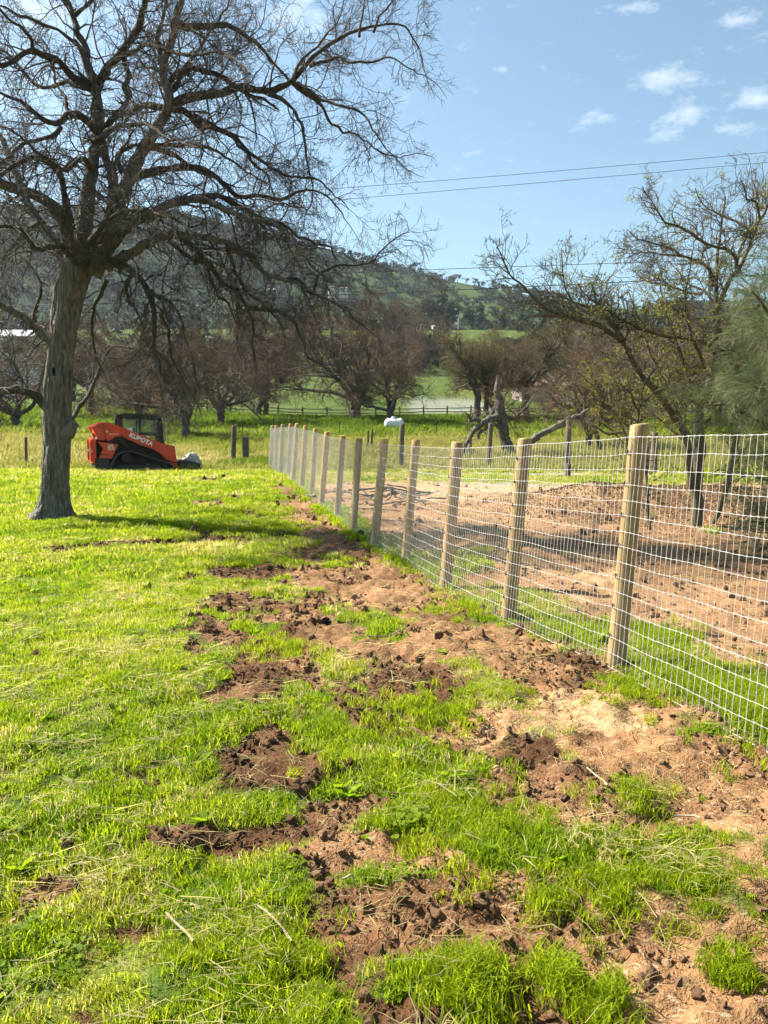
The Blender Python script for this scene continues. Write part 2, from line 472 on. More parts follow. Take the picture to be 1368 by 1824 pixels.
def zground(x, y, soil=None):
    x = np.asarray(x, float); y = np.asarray(y, float)
    if soil is None: soil = soil_fields(x, y)[0]
    z = zbase(x, y)
    near = smooth(26, 9, y); soil = soil * np.where(fence_side(x, y) > 0.05, .35, 1.0)
    lump = fbm(x * 5.0, y * 5.0, 3, 60) - 0.5
    clod = np.abs(fbm(x * 13, y * 13, 4, 61, 0.62) - 0.5)
    z = z + near * (0.055 * lump + soil * (0.12 * (fbm(x * 2.7, y * 2.7, 2, 62) - 0.55) + 0.13 * (clod - 0.08) * (0.35 + 1.1 * fbm(x * 1.4, y * 1.4, 2, 64)) + 0.045 * (fbm(x * 26, y * 26, 2, 63) - 0.5)))
    # track-shoe print pressed into a soft spot
    gx, gy = ground_patch(498, 1100)
    inside = (np.abs(x - gx) < 0.30) & (np.abs(y - gy) < 0.42)
    z = z - np.where(inside, 0.03 * (np.sin((y - gy) * 2 * math.pi / 0.11) > 0.1), 0)
    return z


def zg1(x, y): return float(zground(np.array([x], float), np.array([y], float))[0])


def axis_lines(dense0, dense1, step, g, lim0, lim1):
    mid = np.arange(dense0, dense1 + 1e-6, step)
    def grow_(start, lim, sgn):
        o, s, p = [], step, start
        while (p < lim if sgn > 0 else p > lim):
            s *= g; p += sgn * s; o.append(p)
        return o
    return np.array(grow_(dense0, lim0, -1)[::-1] + list(mid) + grow_(dense1, lim1, 1))


gxl = axis_lines(-2.9, 3.4, 0.032, 1.040, -480, 480)
gyl = axis_lines(1.7, 6.5, 0.024, 1.021, -40, 470)
GX, GY = np.meshgrid(gxl, gyl)
gs, gp, gd, gl = soil_fields(GX, GY)
GZ = zground(GX, GY, gs)
nx, ny = len(gxl), len(gyl)
ii = np.arange((ny - 1) * nx).reshape(ny - 1, nx)[:, :-1].ravel()
gq = np.stack([ii, ii + 1, ii + nx + 1, ii + nx], 1)

mg, t, o = mat_new('pasture ground')
tcn = t.n('ShaderNodeTexCoord'); P = tcn.outputs['Object']
soil_a = t.attr('soil').outputs['Fac']; pale_a = t.attr('pale').outputs['Fac']; dry_a = t.attr('dry').outputs['Fac']; lot_a = t.attr('lot').outputs['Fac']
fine = t.noise(P, 70.0, 2, 0.7); mid = t.noise(P, 9.0, 3, 0.6); big = t.noise(P, 0.35, 2, 0.6)
pv = t.math('ADD', pale_a, t.math('MULTIPLY', t.math('SUBTRACT', mid, 0.5), 0.7), True)
csoil = t.ramp(pv, [(0.0, (0.072, 0.035, 0.017)), (0.35, (0.160, 0.084, 0.040)), (0.7, (0.30, 0.170, 0.080)), (1.0, (0.44, 0.290, 0.155))])
csoil = t.mix(t.math('MULTIPLY', t.ramp(fine, [(0.35, 1.0), (0.6, 0.0)]), 0.5), csoil, t.mix(1.0, csoil, (0.5, 0.47, 0.45), 'MULTIPLY'))
straw = t.noise(t.mapping(P, (18, 90, 30)), 1.0, 1, 0.6)
csoil = t.mix(t.math('MULTIPLY', t.ramp(straw, [(0.60, 0.0), (0.68, 1.0)]), t.math('MULTIPLY', pale_a, 0.7)), csoil, (0.55, 0.44, 0.29))
dv = t.math('ADD', dry_a, t.math('MULTIPLY', t.math('SUBTRACT', big, 0.5), 0.35), True)
cgr = t.ramp(dv, [(0.0, (0.060, 0.105, 0.014)), (0.45, (0.135, 0.165, 0.026)), (0.8, (0.22, 0.19, 0.085)), (1.0, (0.30, 0.25, 0.14))])
cgr = t.mix(t.math('MULTIPLY', t.ramp(fine, [(0.35, 1.0), (0.65, 0.0)]), 0.6), cgr, t.mix(1.0, cgr, (0.45, 0.45, 0.4), 'MULTIPLY'))
cgr = t.mix(t.math('MULTIPLY', t.ramp(mid, [(0.5, 0.0), (0.75, 1.0)]), 0.4), cgr, (0.13, 0.09, 0.05))
cc = t.mix(soil_a, cgr, csoil)
cc = t.mix(lot_a, cc, t.mix(fine, (0.20, 0.195, 0.19), (0.36, 0.35, 0.34)))
b = t.n('ShaderNodeBsdfPrincipled'); t.l(cc, b.inputs['Base Color']); b.inputs['Roughness'].default_value = 0.95
b.inputs['Specular IOR Level'].default_value = 0.1
t.l(t.bump(fine, 0.7, 0.02), b.inputs['Normal']); t.l(b.outputs[0], o.inputs[0])

ground = np_obj('ground', np.stack([GX, GY, GZ], -1).reshape(-1, 3), gq, None, mg, None, True)
for nm, arr in (('soil', gs), ('pale', gp), ('dry', gd), ('lot', gl)):
    a = ground.data.attributes.new(nm, 'FLOAT', 'POINT'); a.data.foreach_set('value', np.ascontiguousarray(arr.ravel(), dtype=np.float32))
tag(ground, 'green pasture with bare soil patches and the dirt yard', None, None, 'structure')

# ------------------------------------------------------------------ the hill
RIDGE = np.array([(-600, 372), (0, 362), (150, 364), (330, 378), (384, 390), (470, 410), (545, 432), (620, 455), (680, 471), (740, 485), (800, 499), (870, 513), (930, 526), (1000, 540), (1100, 548), (1200, 547), (1368, 542), (2100, 540)], float)
HY = 760.0
RX = (RIDGE[:, 0] - CX) / FPX * HY
RZ = np.array([at(a, bb, HY)[2] for a, bb in RIDGE])


def zhill(x, y):
    r = np.interp(x, RX, RZ)
    tt = (y - 400) / (HY - 400)
    s_ = np.where(tt < 1, 0.35 * tt + 0.65 * smooth(0, 1.15, tt) / smooth(0, 1.15, np.array(1.0)), 1 - 0.5 * (tt - 1) ** 2)
    return 40 + (r - 40) * s_ + (fbm(x * .012, y * .012, 4, 70) - .5) * 26 * smooth(0, .2, tt) * smooth(1.05, .75, tt)


hx = np.linspace(-950, 950, 190); hy = np.linspace(395, 1000, 90)
HXX, HYY = np.meshgrid(hx, hy); HZZ = zhill(HXX, HYY)
ii = np.arange((len(hy) - 1) * len(hx)).reshape(len(hy) - 1, len(hx))[:, :-1].ravel()
hq = np.stack([ii, ii + 1, ii + len(hx) + 1, ii + len(hx)], 1)
mh, t, o = mat_new('hillside grass')
tcn = t.n('ShaderNodeTexCoord'); P = tcn.outputs['Object']
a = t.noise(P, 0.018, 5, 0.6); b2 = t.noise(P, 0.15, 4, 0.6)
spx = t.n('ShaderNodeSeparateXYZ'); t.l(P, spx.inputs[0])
hill_mix = t.math('ADD', t.math('MULTIPLY', t.math('ADD', spx.outputs[0], 130.0), 1 / 260.0), t.math('SUBTRACT', a, .5), True)  # grass turns a brighter green towards the right, broken by noise
c = t.mix(hill_mix, (0.017, 0.036, 0.011), (0.070, 0.105, 0.024))
c = t.mix(t.math('MULTIPLY', t.ramp(b2, [(0.48, 0), (0.66, 1)]), 0.35), c, (0.050, 0.045, 0.028))
b = t.n('ShaderNodeBsdfPrincipled'); t.l(c, b.inputs['Base Color']); b.inputs['Roughness'].default_value = 0.95; b.inputs['Specular IOR Level'].default_value = 0.05
t.l(b.outputs[0], o.inputs[0])
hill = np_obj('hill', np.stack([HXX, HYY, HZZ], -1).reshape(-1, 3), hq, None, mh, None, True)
tag(hill, 'long green hill sloping down to the right behind the pasture', None, None, 'structure')

# ------------------------------------------------------------------ the new wire fence
m, t, o = mat_new('treated pine post'); M_POST = m
tcn = t.n('ShaderNodeTexCoord'); oi = t.n('ShaderNodeObjectInfo'); va = t.n('ShaderNodeVectorMath', op='ADD'); t.l(tcn.outputs['Object'], va.inputs[0]); t.l(t.math('MULTIPLY', oi.outputs['Random'], 37.0), va.inputs[1]); P = va.outputs[0]
g1 = t.noise(t.mapping(P, (26, 26, 1.1)), 1.0, 6, 0.65, 0.5); g2 = t.noise(P, 2.2, 4, 0.6)
c = t.ramp(g1, [(0.28, (0.23, 0.140, 0.055)), (0.5, (0.42, 0.280, 0.125)), (0.75, (0.56, 0.410, 0.205))])
c = t.mix(t.math('MULTIPLY', t.ramp(g2, [(0.45, 0), (0.7, 1)]), 0.45), c, (0.33, 0.25, 0.125))
kn = t.n('ShaderNodeTexVoronoi'); kn.inputs['Scale'].default_value = 1.0; t.l(t.mapping(P, (9, 9, 3.2)), kn.inputs['Vector'])
c = t.mix(t.ramp(kn.outputs['Distance'], [(0.05, 0.75), (0.13, 0.0)]), c, (0.16, 0.095, 0.045))
tn = t.mix(oi.outputs['Random'], (.78, .80, .80), (1.08, 1.02, .95)); c = t.mix(1.0, c, tn, 'MULTIPLY')
ck = t.noise(t.mapping(P, (60, 60, .8)), 1.0, 1, .5); c = t.mix(t.ramp(ck, [(.66, 0.0), (.70, .7)]), c, (.10, .065, .035))
b = t.n('ShaderNodeBsdfPrincipled'); t.l(c, b.inputs['Base Color']); b.inputs['Roughness'].default_value = 0.8; b.inputs['Specular IOR Level'].default_value = 0.2
t.l(t.bump(g1, 0.35, 0.01), b.inputs['Normal']); t.l(b.outputs[0], o.inputs[0])
M_WIRE = mat_plain('galvanised wire', (0.56, 0.56, 0.55), 0.42, 0.05, var=0.3, scale=20, bump=0, spec=0.5)

FN = np.array([-1.0, FSL]) / math.hypot(1, FSL)          # towards the pasture side
FT = np.array([FSL, 1.0]) / math.hypot(1, FSL)           # along, away from the camera
PTOP = [(1140, 755), (937, 781), (815, 787), (741, 783), (685, 782), (640, 781), (611, 776), (583, 769), (562, 764), (545, 758), (529, 754), (518, 754)]
PBOT = [(1097, 1195), (905, 1120), (793, 1050), (722, 1003), (667, 972), (629, 945), (600, 923), (572, 901), (555, 885), (537, 868), (522, 858), (512, 850)]
fz = lambda y: float(interp_smooth(np.array([y]), PY_, PZ_)[0])
fence = empty('wire_fence', (fence_x(5.0), 5.0, fz(5.0)))
tag(fence, 'new fence of round pale timber posts and silver woven wire mesh', 'fence')
FO = np.array([fence_x(5.0), 5.0, fz(5.0)])


def make_post(h, r, seed, tilt):
    K, S = 22, 16
    zz = np.concatenate([np.linspace(-0.15, h - 0.012, S - 1), [h]])
    rr = r * (1.02 - 0.05 * np.clip(zz / h, 0, 1)); rr[-1] -= 0.010
    ang = np.arange(K) * 2 * math.pi / K
    wob = 1 + 0.025 * np.sin(ang[None] * 2 + seed) + 0.02 * np.sin(ang[None] * 3 + seed * 2.1 + zz[:, None] * 1.4)
    X = np.cos(ang)[None] * rr[:, None] * wob + tilt[0] * zz[:, None]; Y = np.sin(ang)[None] * rr[:, None] * wob + tilt[1] * zz[:, None]
    Z = np.broadcast_to(zz[:, None], X.shape).copy()
    Z[-1] += 0.006 * np.cos(ang + seed)
    V = np.stack([X, Y, Z], -1).reshape(-1, 3)
    n = len(V); V = np.vstack([V, [[tilt[0] * h, tilt[1] * h, h + 0.001]]])
    i = (np.arange(S - 1)[:, None] * K + np.arange(K)[None]).ravel(); j = (np.arange(S - 1)[:, None] * K + (np.arange(K)[None] + 1) % K).ravel()
    q = np.stack([i, j, j + K, i + K], 1)
    a = (S - 1) * K + np.arange(K); tr = np.stack([a, (S - 1) * K + (np.arange(K) + 1) % K, np.full(K, n)], 1)
    return V, q, tr


post_y, post_tilt = [], []
for k in range(-3, 15):
    y = 5.0 + 1.66 * k
    if 0 <= k < len(PTOP):
        # lean of this post, read across the picture, taken as a lean along x
        yy = y; a_ = at(PTOP[k][0], PTOP[k][1], yy); b_ = at(PBOT[k][0], PBOT[k][1], yy)
        tl = (a_[0] - b_[0]) / (a_[2] - b_[2]); hgt = np.clip(a_[2] - fz(y), 1.56, 1.68); xs = (b_[0] + a_[0]) / 2 - tl * 0.8
        xb = b_[0]
    else:
        tl = 0.05 + 0.02 * math.sin(k * 2.3); hgt = 1.62; xb = fence_x(y) - tl * 0.8
    if k < 0: hgt = 1.62
    V, q, tr = make_post(hgt, 0.062 + 0.004 * math.sin(k * 3.7), k * 1.7, (tl, 0.0))
    p = np_obj('post', V, q, tr, M_POST, fence, True)
    p.location = (xb - FO[0], y - FO[1], fz(y) - FO[2]); p.rotation_euler = (0, 0, 0)
    p.data.polygons.foreach_set('use_smooth', np.array([True] * len(q) + [False] * len(tr)))
    post_y.append(y); post_tilt.append((tl, xb))
post_y = np.array(post_y); TL = np.array([a for a, _ in post_tilt]); XB = np.array([b for _, b in post_tilt])

NH = 16
fy = np.arange(-0.2, 28.3, 0.0508)
lean = np.interp(fy, post_y, TL); xb = np.interp(fy, post_y, XB)
offn = 0.068
def wire_pt(y, h, tl, x0):
    zb = np.interp(y, post_y, [fz(a) for a in post_y])
    return np.stack([x0 + tl * h + FN[0] * offn, y + FN[1] * offn + np.zeros_like(h), zb + h], -1)
hz = 0.015 + np.arange(NH) * 0.1005
sag = 0.014 * np.sin(fy * 2.1) * np.sin(fy * 0.37) - .008 * np.abs(np.sin(math.pi * (fy - 5) / 1.66)) + .004 * np.sin(fy * 9.3)
for k in range(NH):
    h = np.full_like(fy, hz[k]) + sag * (0.3 + 0.7 * abs(math.sin(k * 1.9)))
    P = wire_pt(fy, h, lean, xb) - FO
    # crimps: the line wire wiggles round every stay
    P[:, 2] += 0.0016 * np.where(np.arange(len(fy)) % 2 == 0, 1, -1)
    r = 0.0012 if k not in (0, NH - 1) else 0.0016
    V, q = tubes(P[None], np.full((1, len(P)), r), 4)
    np_obj('line_wire', V, q, None, M_WIRE, fence, False)
P = np.stack([wire_pt(fy, np.full_like(fy, hz[k]) + sag * (0.3 + 0.7 * abs(math.sin(k * 1.9))) , lean, xb) for k in range(NH)], 1) - FO
jit = (np.random.default_rng(3).random((len(fy), NH, 2)) - .5) * 0.004
P[:, :, 0] += jit[:, :, 0]; P[:, :, 1] += jit[:, :, 1]; P[:, :, 0] -= 0.003
V1, q1 = tubes(P, np.full(P.shape[:2], 0.0015), 4)
stays = np_obj('stay_wires', V1, q1, None, M_WIRE, fence); tag(stays, kind='stuff')
# woven knots at the crossings near the camera
sel = fy < 12
K0 = P[sel].reshape(-1, 3); tdir = np.array([FT[0], FT[1], 0.0])
Pk = np.stack([K0 - tdir * 0.008 - [0, 0, .002], K0 + [0, 0, .003], K0 + tdir * 0.008 - [0, 0, .002]], 1)
V, q = tubes(Pk, np.tile(np.array([[.0012, .0023, .0012]]), (len(Pk), 1)), 4)
tag(np_obj('wire_knots', V, q, None, M_WIRE, fence), kind='stuff')
# staples on the posts
for k, y in enumerate(post_y):
    if y > 14 or y < 3: continue
    bm = bmesh.new()
    for z in hz[::2]:
        c_ = np.array([XB[k] + TL[k] * z, y]) + FN * 0.066 - FO[:2]
        box(bm, c_[0] - .005, c_[0] + .003, c_[1] - .006, c_[1] + .006, z + fz(y) - FO[2] - .014, z + fz(y) - FO[2] + .014)
    o_ = bm_obj('staples', bm, M_STEEL, fence); tag(o_, kind='stuff')

# ------------------------------------------------------------------ old posts and far fences
def old_post(px, ptop, pbot, Y, wpx, label, tilt=0.0, square=False):
    b_ = at(px, pbot, Y); x = b_[0]; h = (pbot - ptop) / FPX * Y; z0 = zg1(x, Y)
    rad = wpx / FPX * Y / 2
    V, q, tr = make_post(h + max(0, b_[2] - z0), rad, px * 0.37, (tilt, 0.02))
    e = np_obj('old_post', V, q, tr, M_OLDPOST, None, True); e.location = (x, Y, z0)
    tag(e, label, 'fence post', 'weathered posts of the old fences'); return e


old_post(415, 763, 832, 31.0, 9, 'tall weathered grey post standing left of the squat post', 0.05)
old_post(438, 780, 830, 31.0, 12, 'squat thick weathered post left of the far end of the wire fence', 0.0)
old_post(47, 788, 838, 30.0, 5, 'thin dark post standing left of the big oak trunk', 0.03)
old_post(870, 755, 836, 28.6, 8, 'grey weathered post between the broken oak and the nearest dead limb', 0.04)
old_post(1009, 750, 846, 27.0, 10, 'dark weathered post under the dead limb right of the broken oak', 0.03)
old_post(714, 760, 842, 28.2, 9, 'grey weathered post standing in front of the white gas tank', 0.03)
old_post(655, 767, 803, 36.0, 4, 'left one of two thin dark posts left of the gas tank', 0.02)
old_post(662, 765, 803, 36.0, 4, 'right one of two thin dark posts left of the gas tank', 0.03)
old_post(527, 757, 800, 33.0, 5, 'short dark post behind the far end of the wire fence', 0.0)
old_post(1011, 840, 866, 23.5, 10, 'short cut-off stub of a post in the dirt yard', 0.0)
old_post(1152, 780, 830, 25.5, 9, 'dark old post seen just right of the nearest timber post', 0.0)
old_post(1165, 770, 832, 26.5, 11, 'old post half hidden behind the stems of the young tree', 0.0)

# thin steel stakes with plain wires, running behind the yard
stk = empty('stake_fence', at(900, 800, 44.0))
tag(stk, 'sagging wire fence on thin steel stakes before the gas tank', 'fence')
so = np.array(stk.location)
sx = np.arange(-14.0, 22.0, 1.9); tops = []
for i, x in enumerate(sx):
    Y = 46 + 0.08 * x + 0.3 * math.sin(i * 2.7); z = float(zbase(x, Y)); hgt = 1.15 + .12 * math.sin(i * 5.1)
    Pp = np.array([[[x, Y, z - .1], [x + .03 * math.sin(i), Y, z + hgt]]]) - so
    V, q = tubes(Pp, np.full((1, 2), 0.022), 4); np_obj('stake', V, q, None, M_STEEL, stk); tops.append([x, Y, z + hgt])
tops = np.array(tops)
for dz in (0.08, 0.42, 0.76):
    Pw = (tops - [0, 0, dz] - so)[None]; V, q = tubes(Pw, np.full(Pw.shape[:2], 0.006), 3); np_obj('wire', V, q, None, M_STEEL, stk)

# split-rail fence beyond the trees
rail = empty('rail_fence', (8, 94, float(zbase(8, 94))))
tag(rail, 'dark split-rail wooden fence across the pasture behind the bare oaks', 'fence')
ro = np.array(rail.location); prev = None
for i, x in enumerate(np.arange(-30, 46, 2.9)):
    Y = 94 + 1.2 * math.sin(x * 0.15); z = float(zbase(x, Y))
    V, q, tr = make_post(1.45, 0.10, i * 1.3, (0.01 * math.sin(i), 0)); pp = np_obj('post', V, q, tr, M_OLDPOST, rail, True); pp.location = np.array([x, Y, z]) - ro
    if prev is not None:
        for j, hh_ in enumerate((0.35, 0.75, 1.15)):
            a_ = np.array([prev[0], prev[1], prev[2] + hh_ + .05 * math.sin(i * 3 + j)]) - ro; b_ = np.array([x, Y, z + hh_ + .05 * math.sin(i * 2 + j * 2)]) - ro
            d_ = (b_ - a_) * 0.04
            V, q = tubes(np.array([[a_ - d_, (a_ + b_) / 2 - [0, 0, .03], b_ + d_]]), np.array([[.05, .07, .05]]), 5)
            np_obj('rail', V, q, None, M_OLDPOST, rail)
    prev = (x, Y, z)

# ------------------------------------------------------------------ overhead lines
M_CABLE = mat_plain('cable', (0.06, 0.06, 0.06), 0.6, var=0.1, bump=0)
def cable(pts, Y, r, label):
    w_ = np.array([at(a, b_, Y) for a, b_ in pts]); cf = np.polyfit(w_[:, 0], w_[:, 2], 2)
    if abs(cf[0]) > 0.002: cf = np.polyfit(w_[:, 0], w_[:, 2], 1); cf = np.array([0, *cf])
    x = np.linspace(-70, 90, 90); z = np.polyval(cf, x)
    Pw = np.stack([x, np.full_like(x, Y), z], -1)[None]
    V, q = tubes(Pw, np.full(Pw.shape[:2], r), 5)
    tag(np_obj('power_line', V, q, None, M_CABLE, None, True), label, 'cable', 'overhead lines across the valley')


cable([(650, 332), (1000, 304), (1368, 271)], 70, 0.020, 'topmost thin cable crossing the blue sky')
cable([(650, 352), (1000, 322), (1368, 289)], 69, 0.020, 'second thin cable in the sky just under the topmost')
cable([(750, 481), (1000, 472), (1368, 460)], 64, 0.024, 'cable crossing the sky just above the hill ridge')
cable([(360, 534), (700, 522), (1000, 507), (1368, 489)], 60, 0.034, 'thick lowest cable crossing in front of the hillside')

# ------------------------------------------------------------------ tree building
def grow(P0, D0, L, R0, S, wig, trop, R1=0.35, rg=rng):
    """N branches grown at once: (N,S+1,3) points, (N,S+1) radii; trop is added to the heading at every step"""
    N = len(P0); pts = np.empty((N, S + 1, 3)); pts[:, 0] = P0; d = unit(D0); st = (L / S)[:, None]
    kink = rg.normal(size=(N, 3)) * wig * 0.5
    for s in range(S):
        d = unit(d + rg.normal(size=(N, 3)) * wig + kink * (-1) ** s + trop)
        pts[:, s + 1] = pts[:, s] + d * st
    R = R0[:, None] * np.linspace(1, R1, S + 1)[None]
    return pts, R


def spawn(pts, R, nper, t0, t1, ang0, ang1, lk, Lpar, up=0.0, rg=rng):
    """children along each branch; nper (N,) counts"""
    N, S1, _ = pts.shape
    par = np.repeat(np.arange(N), nper); M = len(par)
    tt = t0 + (t1 - t0) * rg.random(M) ** 0.85
    f = tt * (S1 - 1); i = np.clip(f.astype(int), 0, S1 - 2); fr = (f - i)[:, None]
    P0 = pts[par, i] * (1 - fr) + pts[par, i + 1] * fr
    T = unit(pts[par, i + 1] - pts[par, i])
    rnd = unit(np.cross(T, rg.normal(size=(M, 3))) + np.array([0, 0, up]))
    a = np.radians(ang0 + (ang1 - ang0) * rg.random(M))[:, None]
    D = T * np.cos(a) + rnd * np.sin(a)
    L = Lpar[par] * lk * (1.15 - 0.6 * tt) * (0.6 + 0.8 * rg.random(M))
    rr = R[par, i] * (1 - fr[:, 0]) + R[par, i + 1] * fr[:, 0]
    return P0, D, L, rr, par


def limb_tube(pts, k=10, jitter=0.012):
    """pts rows (x,y,z,r) -> smooth gnarled tube"""
    c_ = catmull(pts, 0.10)
    n = len(c_); jit_ = np.cumsum(rng.normal(size=(n, 3)), 0); 
    if n > 4:
        jit_ -= np.linspace(0, 1, n)[:, None] * jit_[-1]
        jit_ *= jitter / (np.abs(jit_).max() + 1e-6) * 3
        env = np.minimum(np.arange(n) / 4.0, 1)[:, None]; c_[:, :3] += jit_ * env
    R = np.maximum(c_[:, 3], 0.004) * (1 + 0.10 * rng.normal(size=n))
    V, q = tubes(c_[None, :, :3], R[None], k)
    return c_[:, :3], np.maximum(c_[:, 3], 0.004), V, q


# ---------------------------------------------------------------- the big oak, limbs drawn from the photograph, depth given by hand
Y0 = TREE_Y
oz = zg1(TREE_X, TREE_Y)
oak = empty('oak_tree', (TREE_X, TREE_Y, oz)); OO = np.array([TREE_X, TREE_Y, oz])
tag(oak, 'large bare oak with thick grey trunk and wide tangled crown', 'tree')
PXM = Y0 / FPX

trunk_pts = [(95, 926, 0, 39), (96, 908, 0, 30), (97, 880, 0, 25), (99, 830, 0, 23.5), (101, 790, 0, 24), (102, 745, 0, 25), (103, 700, 0, 24), (107, 640, 0, 22.5), (112, 590, 0, 23.5), (119, 545, 0, 25), (127, 505, 0, 27), (136, 475, 0, 26), (143, 452, 0, 19)]
tp = np.array([[*at(a, b_, Y0 + d_), r * PXM] for a, b_, d_, r in trunk_pts])
c_ = catmull(tp, 0.045); K = 72
A, B = frames(c_[None, :, :3]); A, B = A[0], B[0]
ang = np.arange(K) * 2 * math.pi / K
zrel = c_[:, 2:3] - oz
ridg = np.abs(fbm(ang[None] * 6.5 + 0 * zrel, zrel * 2.4 + 0 * ang[None], 4, 90) - .5) * 2
flare = np.exp(-np.clip(zrel, 0, 9) / 0.16) * (0.22 * np.sin(ang * 5 + 1.0) + 0.10 * np.sin(ang * 3 + 2) + .14)[None]
lump = 0.10 * (fbm(np.cos(ang)[None] * 1.5 + 5 + 0 * zrel, zrel * 1.1 + np.sin(ang)[None] * 1.5, 3, 91) - .5) * 2
RR = c_[:, 3:4] * (1 - 0.07 + 0.17 * ridg + flare * 1.25 + lump)
V = c_[:, None, :3] + RR[..., None] * (np.cos(ang)[None, :, None] * A[:, None] + np.sin(ang)[None, :, None] * B[:, None])
S_ = len(c_); i = (np.arange(S_ - 1)[:, None] * K + np.arange(K)[None]).ravel(); j = (np.arange(S_ - 1)[:, None] * K + (np.arange(K)[None] + 1) % K).ravel()
np_obj('trunk', V.reshape(-1, 3) - OO, np.stack([i, j, j + K, i + K], 1), None, M_BARK, oak, True)

